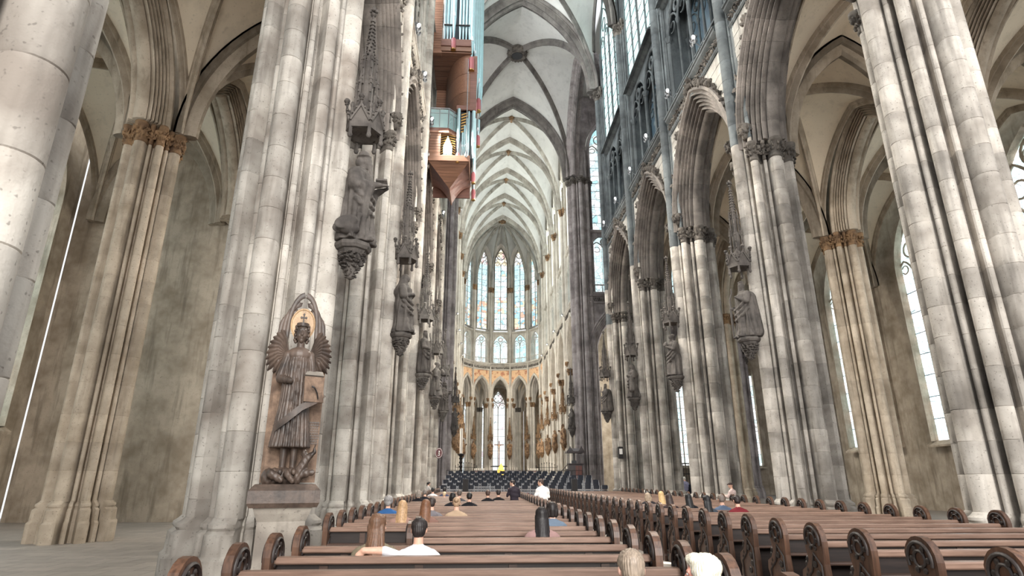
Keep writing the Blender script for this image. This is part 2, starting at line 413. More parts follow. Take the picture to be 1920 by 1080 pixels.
def courses(parent, meshes, z0, z1, h, scale, jitter=.06, stagger=0.0, name='stone_course'):
    z = z0; first = True
    while z < z1 - .05:
        hh = h * random.uniform(1-jitter*2, 1+jitter*2)
        if first and stagger: hh *= stagger
        first = False
        e = min(z1, z + hh)
        if z1 - e < .25*h: e = z1
        for me in (meshes(z) if callable(meshes) else meshes): put(name, me, parent, (0, 0, z), 0, (scale, scale, e - z))
        z = e
def pier(loc, rotz, mat, label, detail=1, scale=.78, ztop=31.2, zcap=12.25, h=.66, capmat=None, full_cap=False, corbels=True, shaftmat=None, side_scap=True):
    t = empty('pier', loc, rotz, label, 'pier', 'piers of the church', 'structure')
    shaftmat = shaftmat or mat; capmat = capmat or M['carved']
    put('plinth', plinth_mesh(mat), t, (0, 0, 0), 0, (scale, scale, 1))
    if detail == 2:
        for a in MAJ: courses(t, [cached(('sec', a, mat.name), lambda: sector_mesh('stone_course', *a, mat))], 1.05, zcap, h, scale)
        for a in MIN_: courses(t, [cached(('sec', a, mat.name), lambda: sector_mesh('stone_course', *a, mat))], 1.05, zcap, h, scale, stagger=.5)
    else:
        courses(t, [cached(('full', mat.name), lambda: sector_mesh('stone_course', 0, 2*PI, mat))], 1.05, zcap, h if detail else 2.8, scale)
    put('capital', arcade_capital_mesh(capmat, full_cap), t, (0, 0, zcap), 0, (scale, scale, 1))
    if full_cap: return t
    fr = cached(('front', shaftmat.name), lambda: sector_mesh('shaft_course', *FRONT, shaftmat, 56, .4))
    fr0 = cached(('front', mat.name), lambda: sector_mesh('shaft_course', *FRONT, mat, 56, .4))
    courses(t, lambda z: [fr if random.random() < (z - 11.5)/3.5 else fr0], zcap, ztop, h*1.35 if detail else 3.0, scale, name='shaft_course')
    put('shaft_capital', shaft_capital_mesh(capmat), t, (0, 0, ztop), 0, (scale, scale, 1))
    if corbels:
        for s in (-1, 1): put('leaf_corbel', corbel_mesh(capmat), t, (1.02*scale, s*.72*scale, 13.5))
    return t

# ------------------------------------------------------------------ pointed arches
def arch_half(r, a_in, r_in, th): pass
def half_width(z, R, e):            # half opening at height z above springing for an arc of radius R whose centre lies e beyond the axis
    return math.sqrt(max(0, R*R - z*z)) - e
def scallop(p0, p1, rolls, depth, samples=7):
    """a stepped gothic moulding between p0 and p1: rolls parted by sharp hollows"""
    p0 = np.array(p0); p1 = np.array(p1); d = p1 - p0; nrm = np.array([-d[1], d[0]]) / np.hypot(*d); out = []
    for i in range(rolls * samples + 1):
        t = i / (rolls * samples); k = t * rolls; fr = k - math.floor(k)
        if fr < .6: off = depth * math.sin(PI * fr / .6) ** .55 if fr > 0 else 0
        else: off = -depth * .85 * math.sin(PI * (fr - .6) / .4)
        out.append(tuple(p0 + d * t + nrm * off))
    return out
def arch_profile(a, e, depth_x=.76, outer=1.22):
    """(X, radius) points from the nave face round the soffit to the aisle face"""
    R = a + e
    q = [(depth_x, R + outer + .02), (depth_x + .14, R + outer - .02), (depth_x + .15, R + outer - .14), (depth_x + .02, R + outer - .2)]
    q += scallop((depth_x, R + outer - .22), (.22, R + .02), 5, .12)
    q += [(.16, R - .05), (.0, R - .08)]
    return q + [(-x, r) for x, r in reversed(q[:-1])]
def voussoir(prof, R_in, e, th0, th1, nseg, last=False, gap=.0006):
    """stone between two radial joints; the last one is cut by the vertical axis plane"""
    mb = MB(); rings = []
    for i in range(nseg + 1):
        ring = []
        for x, r in prof:
            tm = math.acos(max(-1, min(1, e / r)))
            b = tm if last else th1
            t = (th0 + gap) + (b - th0 - 2*gap) * i / nseg
            ring.append((x, e - r*math.cos(t), r*math.sin(t)))
        ring_back = []
        rings.append(ring)
    return mb.loft(rings)
def arch_meshes(a, e, mat, nv=8, nseg=2, key=None, dx=.76, outer=1.22):
    def f():
        prof = arch_profile(a, e, dx, outer); tm = math.acos(e / (a + e)) ; res = []
        for i in range(nv):
            t0, t1 = tm*i/nv, tm*(i+1)/nv
            mb = voussoir(prof, a+e, e, t0, t1, nseg, last=(i == nv-1))
            res.append(mb.mesh('voussoir', mat, 42))
        return res
    return cached(('arch', a, e, mat.name, nv, dx, outer), f)
def hood_crockets(a, e, mat, outer=1.22, big=True, dx=.8):
    def f():
        mb = MB(); R = a + e + outer + .05; tm = math.acos(e / R); n = 15
        for s in (-1, 1):
            for i in range(2, n + 1):
                t = tm * i / n; y, z = s*(e - R*math.cos(t)), R*math.sin(t)
                top = i > n - 6
                sz = (.36 if top else .24) if big else .2
                for k in range(5 if top else 2):
                    leaf(mb, (dx + random.uniform(0, .12), y + random.uniform(-.12, .12), z + random.uniform(-.02, .14)), sz, (.5, -s*.4*math.cos(t) + random.uniform(-.3, .3), .8))
        for k in range(9 if big else 4): leaf(mb, (dx + .1 + random.uniform(-.05, .1), random.uniform(-.22, .22), R*math.sin(tm) + random.uniform(-.05, .4)), .4 if big else .26, (.6, random.uniform(-.6, .6), .8))
        return mb.mesh('crocket_foliage', mat, 60)
    return cached(('crock', a, e, mat.name, outer, big), f)
def arcade_arch(loc, rotz, mat, label, a=2.66, e=2.3, z=12.95, split=True, crock=True, dx=.76, outer=1.02, crockmat=None):
    t = empty('arcade_arch', (loc[0], loc[1], z), rotz, label, 'arch', 'arches of the church', 'structure')
    ms = arch_meshes(a, e, mat, 8 if split else 1, 2 if split else 9, dx=dx, outer=outer)
    for me in ms:
        put('voussoir', me, t); put('voussoir', me, t, None, PI)
    if crock: put('crocket_foliage', hood_crockets(a, e, crockmat or M['carved'], outer, True, dx), t)
    return t

def over_arch_wall(mb, R, e, zs, ztop, half, x0, x1, n=14):
    """solid wall above a pointed arch, from the arc out to +-half"""
    tm = math.acos(e / R); hs = R*math.sin(tm)
    zz = [hs * math.sin(PI/2 * i / n) for i in range(n + 1)]
    for s in (-1, 1):
        for i in range(n):
            h0, h1 = max(0, half_width(zz[i], R, e)), max(0, half_width(zz[i+1], R, e))
            if h0 > half: h0 = half
            if h1 > half: h1 = half
            poly = [(s*h0, zs+zz[i]), (s*half, zs+zz[i]), (s*half, zs+zz[i+1]), (s*h1, zs+zz[i+1])]
            if abs(h0 - half) < 1e-6 and abs(h1 - half) < 1e-6: continue
            mb.ext_x(poly, x0, x1)
    if ztop > zs + hs: mb.box(x0, x1, -half, half, zs + hs, ztop)
def ashlar_meshes(mat, R, e, zs, ztop, half, x0, x1, hc=.47):
    def f():
        res = []; z = zs + .35; i = 0
        while z < ztop - .05:
            z1 = min(ztop, z + hc); g = .012
            h0 = half_width(z - zs, R, e) if z - zs < R else -1; h1 = half_width(z1 - zs, R, e) if z1 - zs < R else -1
            h0 = max(h0, 0) ; h1 = max(h1, 0)
            for s in (-1, 1):
                cuts = [half - .02]; u = half - .02 - (.55 if i % 2 else .95)
                while u > max(h0, h1) + .25: cuts.append(u); u -= .95
                for j, u1 in enumerate(cuts):
                    u0 = cuts[j+1] if j + 1 < len(cuts) else None
                    a0, a1 = (u0, u0) if u0 is not None else (h0, h1)
                    if u1 - max(a0, a1) < .06: continue
                    p = [(s*(a0+g), z+g), (s*(u1-g), z+g), (s*(u1-g), z1-g), (s*(a1+g), z1-g)]
                    mb = MB(); mb.ext_x(p, x0, x1 + random.uniform(0, .012)); res.append(mb.mesh('ashlar_stone', mat))
            z = z1; i += 1
        return res
    return cached(('ashlar', mat.name, R, e, half), f)

def string_course_mesh(mat, half, x=.76, L=None):
    def f():
        mb = MB()
        prof = [(x-.3, -.75), (x+.04, -.75), (x+.1, -.68), (x+.1, -.62), (x+.03, -.58), (x+.03, -.1), (x+.14, -.04), (x+.22, .04), (x+.22, .14), (x+.28, .16), (x+.28, .24), (x+.1, .34), (x-.3, .34)]
        mb.ext_y(prof, -half, half); return mb.mesh('string_course', mat, 30)
    return cached(('string', mat.name, half, x), f)
def frieze_mesh(mat, half, x=.76):
    def f():
        mb = MB(); n = int(half*2/.2)
        for i in range(n):
            y = -half + (i+.5)*2*half/n
            leaf(mb, (x+.06, y, -.42), .24, (.6, random.uniform(-.5, .5), .8)); leaf(mb, (x+.07, y+.06, -.22), .24, (.7, random.uniform(-.5, .5), -.6))
        return mb.mesh('leaf_frieze', mat, 60)
    return cached(('frieze', mat.name, half), f)

def arc2d(c, r, a0, a1, n): return [(c[0] + r*math.cos(a0+(a1-a0)*i/n), c[1] + r*math.sin(a0+(a1-a0)*i/n)) for i in range(n+1)]
def pointed(yc, a, zs, rise, n=8):
    """points (y,z) of a pointed arch"""
    e = (rise*rise - a*a) / (2*a); R = a + e; tm = math.acos(e / R)
    left = [(yc + e - R*math.cos(tm*i/n), zs + R*math.sin(tm*i/n)) for i in range(n+1)]
    return left + [(2*yc - y, z) for y, z in reversed(left[:-1])]
def ytube(mb, pts, x, r, n=6, closed=False): mb.tube([(x, y, z) for y, z in pts], r, n, closed)
def tracery(mb, w, zs, rise, lights, x, r):
    """stone bars of the window head"""
    lw = 2*w/lights
    for i in range(lights):
        yc = -w + lw*(i+.5)
        ytube(mb, pointed(yc, lw/2, zs - .25, lw*.8, 6), x, r*.8)
        ytube(mb, arc2d((yc, zs + lw*.18), lw*.2, PI*1.15, PI*2.85, 8), x, r*.55)
    if lights == 2:
        cz = zs + rise*.52; cr = min(w*.56, rise*.3)
        ytube(mb, arc2d((0, cz), cr, 0, 2*PI, 16)[:-1], x, r*.9, 6, True)
        for k in range(4):
            a = PI/4 + k*PI/2; ytube(mb, arc2d((cr*.5*math.cos(a), cz + cr*.5*math.sin(a)), cr*.42, a-2.2, a+2.2, 8), x, r*.55)
        for s in (-1, 1): ytube(mb, [(s*w*.5, zs + lw*.5), (s*w*.62, zs + rise*.34), (s*cr*.8, cz - cr*.6)], x, r*.6)
    else:
        sub = w/2
        for s in (-1, 1):
            ytube(mb, pointed(s*sub, sub, zs, rise*.62, 8), x, r)
            ytube(mb, arc2d((s*sub, zs + rise*.31), sub*.36, 0, 2*PI, 12)[:-1], x, r*.8, 6, True)
        ytube(mb, arc2d((0, zs + rise*.66), w*.3, 0, 2*PI, 18)[:-1], x, r, 6, True)
        for k in range(6):
            a = k*PI/3; ytube(mb, arc2d((w*.15*math.cos(a), zs + rise*.66 + w*.15*math.sin(a)), w*.11, a-1.9, a+1.9, 6), x, r*.5)
WN = [0]
def window(loc, rotz, w, z0, zs, rise, lights, nrow, matfn, headmat, stonemat, label, r=.075, x=0.0, fd=1.0, framew=.32, bars=True, single=False):
    WN[0] += 1
    t = empty('window_%d' % WN[0], loc, rotz, label, 'window', 'windows of the church', 'structure')
    lw = 2*w/lights
    for i in range(lights + 1):
        if 0 < i < lights:
            y = -w + lw*i; rr = r*(1.35 if lights == 4 and i == 2 else 1)
            mb = MB(); mb.prism([(x-rr*1.6, y), (x-rr*.4, y-rr*.8), (x+rr*1.2, y-rr*.6), (x+rr*1.9, y), (x+rr*1.2, y+rr*.6), (x-rr*.4, y+rr*.8)], z0, zs); mb.build('mullion', stonemat, t, 40)
    mb = MB(); tracery(mb, w, zs, rise, lights, x + .03, r); mb.build('tracery', stonemat, t, 60)
    pts = pointed(0, w, zs, rise, 10); path = [(x, -w, z0)] + [(x, y, z) for y, z in pts] + [(x, w, z0)]
    mb = MB(); mb.sweep(path, [(-.14, 0), (.1*fd, -.02), (.22*fd, .07), (.28*fd, .16), (.36*fd, .2), (.44*fd, framew), (-.14, framew)], (1, 0, 0)); mb.build('window_frame', stonemat, t, 40)
    mb = MB(); mb.ext_y([(x-.1, z0-.12), (x+.5, z0-.3), (x+.5, z0-.2), (x+.12, z0+.05), (x-.1, z0+.05)], -w-.05, w+.05); mb.build('window_sill', stonemat, t)
    if single: nrow = 1
    ph = (zs - z0) / nrow
    for i in range(lights):
        y = -w + lw*(i+.5)
        for j in range(nrow):
            me = cached(('pane', round(lw, 3), round(ph, 3), matfn(i, j).name), lambda: MB().cbox(-.03, 0, -lw/2+.02, lw/2-.02, .015, ph-.015, .008).mesh('pane', matfn(i, j)))
            put('pane', me, t, (x, y, z0 + ph*j))
    # glass of the head, one piece per light
    for i in range(lights):
        ya, yb = -w + lw*i + .01, -w + lw*(i+1) - .01
        e = (rise*rise - w*w) / (2*w); R = w + e
        top = []
        for k in range(9):
            y = ya + (yb-ya)*k/8; top.append((y, zs + math.sqrt(max(0, R*R - (abs(y)+e)**2)) - .01))
        mb = MB(); mb.ext_x([(ya, zs)] + [(yb, zs)] + list(reversed(top)), x - .03, x - .001); mb.build('head_pane', headmat, t)
    if bars and not single:
        mb = MB()
        for j in range(1, nrow): mb.box(x-.01, x+.025, -w, w, z0+ph*j-.018, z0+ph*j+.018)
        mb.build('saddle_bars', M['iron'], t)
    return t

def triforium(loc, rotz, mat, label, half=2.95, z0=19.35, z1=25.75, pairs=2, x=.45, glassmat=None, lit=False, layers=2):
    t = empty('triforium', loc, rotz, label, 'gallery', 'galleries below the upper windows', 'structure')
    glassmat = glassmat or M['g_tri']
    zc = z1 - 1.95
    n = pairs*2; lw = 2*half/n
    for L in range(layers):
        xx = x if L == 0 else -.62; sc = 1 if L == 0 else .8
        for i in range(n + 1):
            y = -half + lw*i; big = i % 2 == 0; rr = (.11 if big else .065)*sc
            me = cached(('colon', big, L, mat.name, z1-z0), lambda: MB().lathe([(rr*1.7, 0), (rr*1.7, .22), (rr*1.2, .3), (rr, .36), (rr, zc-z0-.3), (rr*1.3, zc-z0-.27), (rr, zc-z0-.22), (rr*1.9, zc-z0), (rr*1.9, zc-z0+.06)], (0, 0), 8).mesh('colonnette', mat, 40))
            put('colonnette', me, t, (xx, y, z0))
        mb = MB()
        for p in range(pairs):
            yc = -half + lw*2*(p+.5)
            ytube(mb, pointed(yc, lw, zc, 1.75, 8), xx, .085*sc)
            for s in (-1, 1):
                ytube(mb, pointed(yc+s*lw/2, lw/2, zc-.15, lw*.75, 6), xx, .06*sc)
                ytube(mb, arc2d((yc+s*lw/2, zc + lw*.1), lw*.2, PI*1.2, PI*2.8, 8), xx, .035*sc)
            ytube(mb, arc2d((yc, zc+1.0), .34 if lw > 1 else .26, 0, 2*PI, 14)[:-1], xx, .06*sc, 6, True)
            for k in range(4):
                a = PI/4+k*PI/2; ytube(mb, arc2d((yc+.15*math.cos(a), zc+1.0+.15*math.sin(a)), .13, a-2, a+2, 6), xx, .03)
        mb.build('tracery', mat, t, 60)
        mb = MB()
        for p in range(pairs):
            yc = -half + lw*2*(p+.5); pt = pointed(yc, lw, zc, 1.75, 10); k = len(pt)//2
            mb.ext_x(pt[:k+1] + [(yc, z1), (yc-lw, z1)], xx-.09, xx+.05); mb.ext_x(pt[k:] + [(yc+lw, z1), (yc, z1)], xx-.09, xx+.05)
        mb.build('spandrel_panel', mat, t)
    mb = MB(); mb.ext_y([(-.7, z1), (x+.1, z1), (x+.28, z1+.1), (x+.34, z1+.22), (x+.2, z1+.34), (-.7, z1+.34)], -half-.5, half+.5); mb.build('sill_moulding', mat, t, 40)
    mb = MB(); mb.box(-.9, .7, -half-.8, half+.8, z0-.3, z0); mb.build('gallery_floor', mat, t)
    for i in range(n):
        y = -half + lw*(i+.5)
        me = cached(('tripane', round(lw, 2), glassmat.name, z1-z0), lambda: MB().cbox(-.03, 0, -lw/2+.03, lw/2-.03, 0, z1-z0, .01).mesh('pane', glassmat))
        put('pane', me, t, (-.72, y, z0))
    # parapet rail with little quatrefoils
    mb = MB(); mb.box(x-.05, x+.06, -half, half, z0+.75, z0+.85)
    for i in range(n*2): mb.box(x-.03, x+.03, -half + lw/2*(i+.5)-.04, -half + lw/2*(i+.5)+.04, z0, z0+.78)
    mb.build('parapet', mat, t)
    return t

def wall_bay(loc, rotz, label, mat, a=2.66, e=2.3, half=3.75, zs=12.95, z_string=18.75, win_w=2.85, win_spring=35.4, win_rise=5.1, ash=True, ashmat=None, outer=1.02, dx=.72, top=42.5, tri_half=2.95):
    """masonry of one bay: spandrels, string course, jambs and the wall over the upper window"""
    t = empty('wall_bay', loc, rotz, label, 'wall', 'wall bays of the church', 'structure')
    R = a + e + outer
    mb = MB(); over_arch_wall(mb, R - .06, e, zs, z_string + .6, half, -dx, dx); mb.build('spandrel_core', mat, t)
    if ash:
        for me in ashlar_meshes(ashmat or M['ashlar'], R + .02, e, zs, z_string - .7, half - .55, dx - .05, dx + .025): put('ashlar_stone', me, t)
    put('string_course', string_course_mesh(mat, half - .5, dx), t, (0, 0, z_string + .1))
    put('leaf_frieze', frieze_mesh(M['carved'], half - .5, dx), t, (0, 0, z_string + .1))
    mb = MB()
    for s in (-1, 1): mb.box(-.75, .5, s*tri_half, s*half, z_string, win_spring)
    for s in (-1, 1):           # slender jamb shafts beside the galleries and windows
        for q, (xx, rr) in enumerate(((.6, .1), (.5, .07))): mb.lathe([(rr, z_string + .4), (rr, win_spring)], (xx, s*(tri_half + .14 - .13*q)), 8)
    mb.build('jamb', mat, t, 40)
    ee = (win_rise**2 - (win_w+.1)**2) / (2*(win_w+.1))
    mb = MB(); over_arch_wall(mb, win_w + .1 + ee, ee, win_spring, top, half, -.4, .1); mb.build('lunette_wall', mat, t)
    return t

# ------------------------------------------------------------------ vaults
def arc_curve(p0, p1, n=12, stilt=0.0):
    """rising quarter of a pointed arch from the springer p0 to the crown p1"""
    p0 = Vector(p0); p1 = Vector(p1); a = math.hypot(p1.x-p0.x, p1.y-p0.y); h = p1.z - p0.z - stilt
    e = max(0.0, (h*h - a*a) / (2*a)); R = a + e
    sc = 1.0
    tm = math.acos(e / R); hz = R*math.sin(tm); out = []
    if stilt:
        m = max(2, int(n*.35)); 
        for i in range(m): out.append(Vector((p0.x, p0.y, p0.z + stilt*i/m)))
        n2 = n - m
    else: n2 = n
    for i in range(n2 + 1):
        th = tm*i/n2; f = (e + a - R*math.cos(th)) / a; f = 1 - (R*math.cos(th) - e)/a
        out.append(Vector((p0.x + (p1.x-p0.x)*f, p0.y + (p1.y-p0.y)*f, p0.z + stilt + h*R*math.sin(th)/hz)))
    return out
def web_patch(mb, A, Bc, n=4, dome=.25):
    G = []
    for p, q in zip(A, Bc):
        L = (q-p).length
        G.append([tuple(p.lerp(q, j/n) + Vector((0, 0, dome*.06*L*math.sin(PI*j/n)))) for j in range(n+1)])
    mb.grid(G)
ROLL = lambda w, d: [(-w/2, .06), (-w/2, -.02), (-w*.42, -d*.35), (-w*.28, -d*.4), (-w*.24, -d*.75), (-w*.12, -d), (w*.12, -d), (w*.24, -d*.75), (w*.28, -d*.4), (w*.42, -d*.35), (w/2, -.02), (w/2, .06)]
def rib(mb, curve, wdt, dep):
    """roll-moulded rib hanging below a curve"""
    P = curve; dirv = Vector((P[-1].x-P[0].x, P[-1].y-P[0].y, 0)).normalized(); side = Vector((-dirv.y, dirv.x, 0))
    rings = []
    for i in range(len(P)):
        t = (P[min(i+1, len(P)-1)] - P[max(i-1, 0)]).normalized(); nn = side.cross(t)      # nn points up/outward
        if nn.z < 0 and i > len(P)//2: nn = -nn
        nn = t.cross(side); 
        if (nn.dot(dirv) > 0): nn = -nn
        rings.append([tuple(P[i] + side*a + nn*b) for a, b in ROLL(wdt, dep)])
    mb.loft(rings)
def boss_mesh(mat, s=1.0):
    def f():
        mb = MB(); mb.lathe([(.1, -.45), (.3, -.4), (.45, -.25), (.5, 0), (.45, .2)], (0, 0), 12)
        leaf_ring(mb, (0, 0), .42, -.2, 10, .36, up=-.3); leaf_ring(mb, (0, 0), .25, -.38, 6, .3, up=-1)
        return mb.mesh('boss', mat, 60)
    return cached(('boss', mat.name), f)
def vault_bay(name, label, xc, y0, y1, hw, zs, zt, zc, webmat, ribmat, bossmat, trans_w=.62, diag_w=.34, wall_stilt=4.0, zw=None, transverse=(True, True), n=12, boss=True):
    t = empty(name, (xc, (y0+y1)/2, 0), 0, label, 'vault', 'vaults of the church', 'structure')
    L = (y1-y0)/2; zw = zw or zt - .6; C = Vector((0, 0, zc))
    cor = {(sx, sy): Vector((sx*hw, sy*L, zs)) for sx in (-1, 1) for sy in (-1, 1)}
    D = {k: arc_curve(v, C, n) for k, v in cor.items()}
    T = {k: arc_curve(v, (0, v.y, zt), n) for k, v in cor.items()}
    Wl = {k: arc_curve(v, (v.x, 0, zw), n, wall_stilt) for k, v in cor.items()}
    for sy in (-1, 1):
        mb = MB()
        for sx in (-1, 1): web_patch(mb, D[sx, sy], T[sx, sy])
        mb.build('web', webmat, t, 35)
    for sx in (-1, 1):
        mb = MB()
        for sy in (-1, 1): web_patch(mb, D[sx, sy], Wl[sx, sy])
        mb.build('web', webmat, t, 35)
    for k in cor:
        mb = MB(); rib(mb, D[k], diag_w, diag_w*1.1); mb.build('diagonal_rib', ribmat, t, 40)
        mb = MB(); rib(mb, Wl[k][int(n*.35) if wall_stilt else 0:], diag_w*.8, diag_w*.8); mb.build('wall_rib', ribmat, t, 40)
    for sy, on in zip((-1, 1), transverse):
        if on:
            mb = MB()
            for sx in (-1, 1): rib(mb, T[sx, sy], trans_w, trans_w*.85)
            mb.build('transverse_rib', ribmat, t, 40)
    if boss: put('boss', boss_mesh(bossmat), t, (0, 0, zc))
    return t
# ================================================================== THE CHURCH ITSELF
PX = 7.0
mb = MB(); mb.box(-24, 60, -12, 125, -.3, 0); tag(mb.build('floor', M['floor']), 'pale stone slab floor of the church', 'floor', kind='structure')
SIDE = {-1: ('north', 'left'), 1: ('south', 'right')}
def rz(s): return PI if s > 0 else 0
NTH = {4: 'at the crossing', 3: 'one bay before the crossing', 2: 'two bays before the crossing', 1: 'three bays before the crossing', 0: 'four bays before the crossing', -1: 'five bays before the crossing'}
# --- nave piers
for s in (-1, 1):
    for k in range(-1 if s < 0 else 0, 5):
        near = (s < 0 and 0 <= k <= 3) or (s > 0 and k in (1, 2, 3, 4))
        nm = 'stone'
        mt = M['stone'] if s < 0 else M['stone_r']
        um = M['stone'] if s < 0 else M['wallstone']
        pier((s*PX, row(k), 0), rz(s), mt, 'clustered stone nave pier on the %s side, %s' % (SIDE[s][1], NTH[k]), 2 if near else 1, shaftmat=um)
# --- crossing east piers, choir piers
for s in (-1, 1):
    pier((s*PX, row(6), 0), rz(s), M['crossing'], 'tall dark clustered pier on the far %s corner of the crossing' % SIDE[s][1], 1, .92, zcap=31.2, h=.9, full_cap=True)
    for k in range(7, 11):
        pier((s*PX, row(k), 0), rz(s), M['choir'], 'pale choir pier on the %s side, %s beyond the crossing' % (SIDE[s][1], ORD[k-7]), 0, .76, capmat=M['carved_gold'])
# --- nave bays
GS = lambda i, j: M['g_south']
for s in (-1, 1):
    for k in range(-1 if s < 0 else 0, 4):
        y = row(k + .5); L = 'between the piers %s and the next, %s wall' % (NTH[k], SIDE[s][1])
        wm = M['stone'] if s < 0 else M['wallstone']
        arcade_arch((s*PX, y), rz(s), M['arch'], 'moulded pointed arcade arch on the %s, starting %s' % (SIDE[s][1], NTH[k]), split=True)
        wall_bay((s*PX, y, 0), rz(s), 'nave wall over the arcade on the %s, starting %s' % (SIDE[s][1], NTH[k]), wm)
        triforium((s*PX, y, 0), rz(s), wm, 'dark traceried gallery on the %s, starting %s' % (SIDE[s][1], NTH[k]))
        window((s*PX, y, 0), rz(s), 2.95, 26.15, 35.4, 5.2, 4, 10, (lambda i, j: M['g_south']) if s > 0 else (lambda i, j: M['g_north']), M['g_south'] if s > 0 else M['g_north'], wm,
               'tall upper nave window on the %s, starting %s' % (SIDE[s][1], NTH[k]), single=(s < 0), x=.52, fd=.3, framew=.14, r=.055)
# --- choir bays
for s in (-1, 1):
    for k in range(6, 10):
        y = row(k + .5); q = ORD[k-6]
        arcade_arch((s*PX, y), rz(s), M['choir'], 'pale choir arcade arch on the %s, %s beyond the crossing' % (SIDE[s][1], q), split=False, crock=False)
        wall_bay((s*PX, y, 0), rz(s), 'choir wall above the arcade on the %s, %s bay beyond the crossing' % (SIDE[s][1], q), M['choir'], ash=False)
        triforium((s*PX, y, 0), rz(s), M['choir'], 'choir gallery on the %s, %s bay beyond the crossing' % (SIDE[s][1], q), glassmat=M['g_tri_lit'], layers=1)
        window((s*PX, y, 0), rz(s), 2.85, 26.15, 35.4, 5.1, 4, 10, lambda i, j: M['g_choir'], M['g_choir'], M['choir'], 'upper choir window on the %s, %s bay beyond the crossing' % (SIDE[s][1], q), single=True)
# --- nave, crossing and choir vaults
for k in range(-1, 4):
    vault_bay('nave_vault', 'rib vault of the nave, starting %s' % NTH[k], 0, row(k), row(k+1), 6.02, 32.1, 41.7, 42.1, M['web'], M['rib'], M['carved'], transverse=(True, k < 3))
for k in range(6, 10):
    vault_bay('choir_vault', 'pale rib vault of the choir, %s bay beyond the crossing' % ORD[k-6], 0, row(k), row(k+1), 6.02, 32.1, 41.7, 42.15, M['web'], M['rib_choir'], M['carved_gold'], transverse=(k > 6, k == 9))
cv = vault_bay('crossing_vault', 'wide grey rib vault over the crossing with round open boss', 0, row(4)+.5, row(6)-.5, 6.05, 32.1, 41.8, 42.3, M['web'], M['rib'], M['carved'], wall_stilt=0, zw=41.4, transverse=(False, False), diag_w=.45, n=16, boss=False)
mb = MB(); ring = []
prof = [(.5, -.55), (.62, -.72), (.85, -.7), (.98, -.5), (1.0, -.25), (.95, .15), (.5, .2), (.5, -.55)]
mb.lathe(prof[:-1] + [(.5, -.55)], (0, 0), 24)
leaf_ring(mb, (0, 0), .92, -.3, 20, .32, up=-.2); leaf_ring(mb, (0, 0), .8, -.66, 16, .26, up=-1)
ob = MB()
def torus_ring(mb, prof, n=24):
    m = len(prof); v = []; f = []
    for k in range(n):
        a = 2*PI*k/n
        for r, z in prof: v.append((r*math.cos(a), r*math.sin(a), z))
    for k in range(n):
        for i in range(m):
            f.append((k*m+i, k*m+(i+1) % m, ((k+1) % n)*m+(i+1) % m, ((k+1) % n)*m+i))
    mb.add(v, f)
torus_ring(ob, prof[:-1]); leaf_ring(ob, (0, 0), .92, -.3, 20, .32, up=-.2); leaf_ring(ob, (0, 0), .78, -.68, 16, .24, up=-1)
ob.build('boss', M['carved'], cv, 60, (0, 0, 42.3))
mb = MB(); mb.lathe([(.52, -.1), (.52, -.06)], (0, 0), 20); mb.build('boss_dark_disc', M['black'], cv, None, (0, 0, 41.74))  # black disc paints the darkness inside the open ring
for k, nm in ((4, 'near'), (6, 'far')):
    t = empty('crossing_arch', (0, row(k), 0), 0, 'broad moulded arch across the nave on the %s side of the crossing' % nm, 'arch', 'arches of the church', 'structure')
    for sx in (-1, 1):
        c = arc_curve((sx*6.05, 0, 32.1), (0, 0, 41.75), 16)
        for off, wd, dp in ((0, 1.5, .35), (0, .95, .75), (-.42, .3, .62), (.42, .3, .62)):
            mb = MB(); rib(mb, [p + Vector((0, off, 0)) for p in c], wd, dp); mb.build('arch_order', M['rib'] if k == 4 else M['rib'], t, 40)
for s in (-1, 1):
    t = empty('crossing_arch', (s*6.3, row(5), 0), 0, 'broad moulded arch opening from the crossing to the %s transept' % SIDE[s][0], 'arch', 'arches of the church', 'structure')
    for sy in (-1, 1):
        c = arc_curve((0, sy*6.9, 32.1), (0, 0, 41.3), 16)
        for wd, dp in ((1.4, .35), (.8, .7)):
            mb = MB(); rib(mb, c, wd, dp); mb.build('arch_order', M['crossing'], t, 40)
# --- transept seen past the crossing pier (south arm)
for i, x in enumerate((PX + 3.75, PX + 11.25)):
    y = row(6); q = ('first', 'second')[i]
    arcade_arch((x, y), -PI/2, M['crossing'], 'arcade arch of the south transept, %s from the crossing' % q, split=False, crock=False)
    wall_bay((x, y, 0), -PI/2, 'transept wall, %s bay from the crossing' % q, M['crossing'], ash=False)
    triforium((x, y, 0), -PI/2, M['crossing'], 'transept gallery, %s bay from the crossing' % q, glassmat=M['g_tri_lit'], layers=1)
    window((x, y, 0), -PI/2, 2.85, 26.15, 35.4, 5.1, 4, 10, lambda i, j: M['g_apse'], M['g_apse'], M['crossing'], 'transept upper window, %s bay from the crossing' % q)
    pier((PX + 7.5*(i+1) - (1.2 if i == 0 else 0), y, 0), -PI/2, M['crossing'], 'transept pier, %s from the crossing' % q, 0, .7)
mb = MB(); mb.box(8, 60, 66.3, 66.8, 0, 44); tag(mb.build('wall_transept_east', M['aisle']), 'east wall of the south transept aisle', 'wall', kind='structure')
for i, x in enumerate((18.7, 26.2)):
    window((x, 66.3, 0), -PI/2, 2.2, 3.0, 13, 4.0, 3, 8, lambda i, j: M['g_aisle'], M['g_aisle'], M['aisle'], 'tall window in the transept aisle, %s from the choir' % ORD[i])
mb = MB(); mb.box(52, 52.5, 30, 66, 0, 44); tag(mb.build('wall_transept_south', M['aisle']), 'end wall of the south transept', 'wall', kind='structure')
mb = MB(); mb.box(7.4, 52, row(4), 66.5, 42.6, 43.0); tag(mb.build('ceiling_transept', M['web']), 'ceiling over the south transept', 'ceiling', kind='structure')
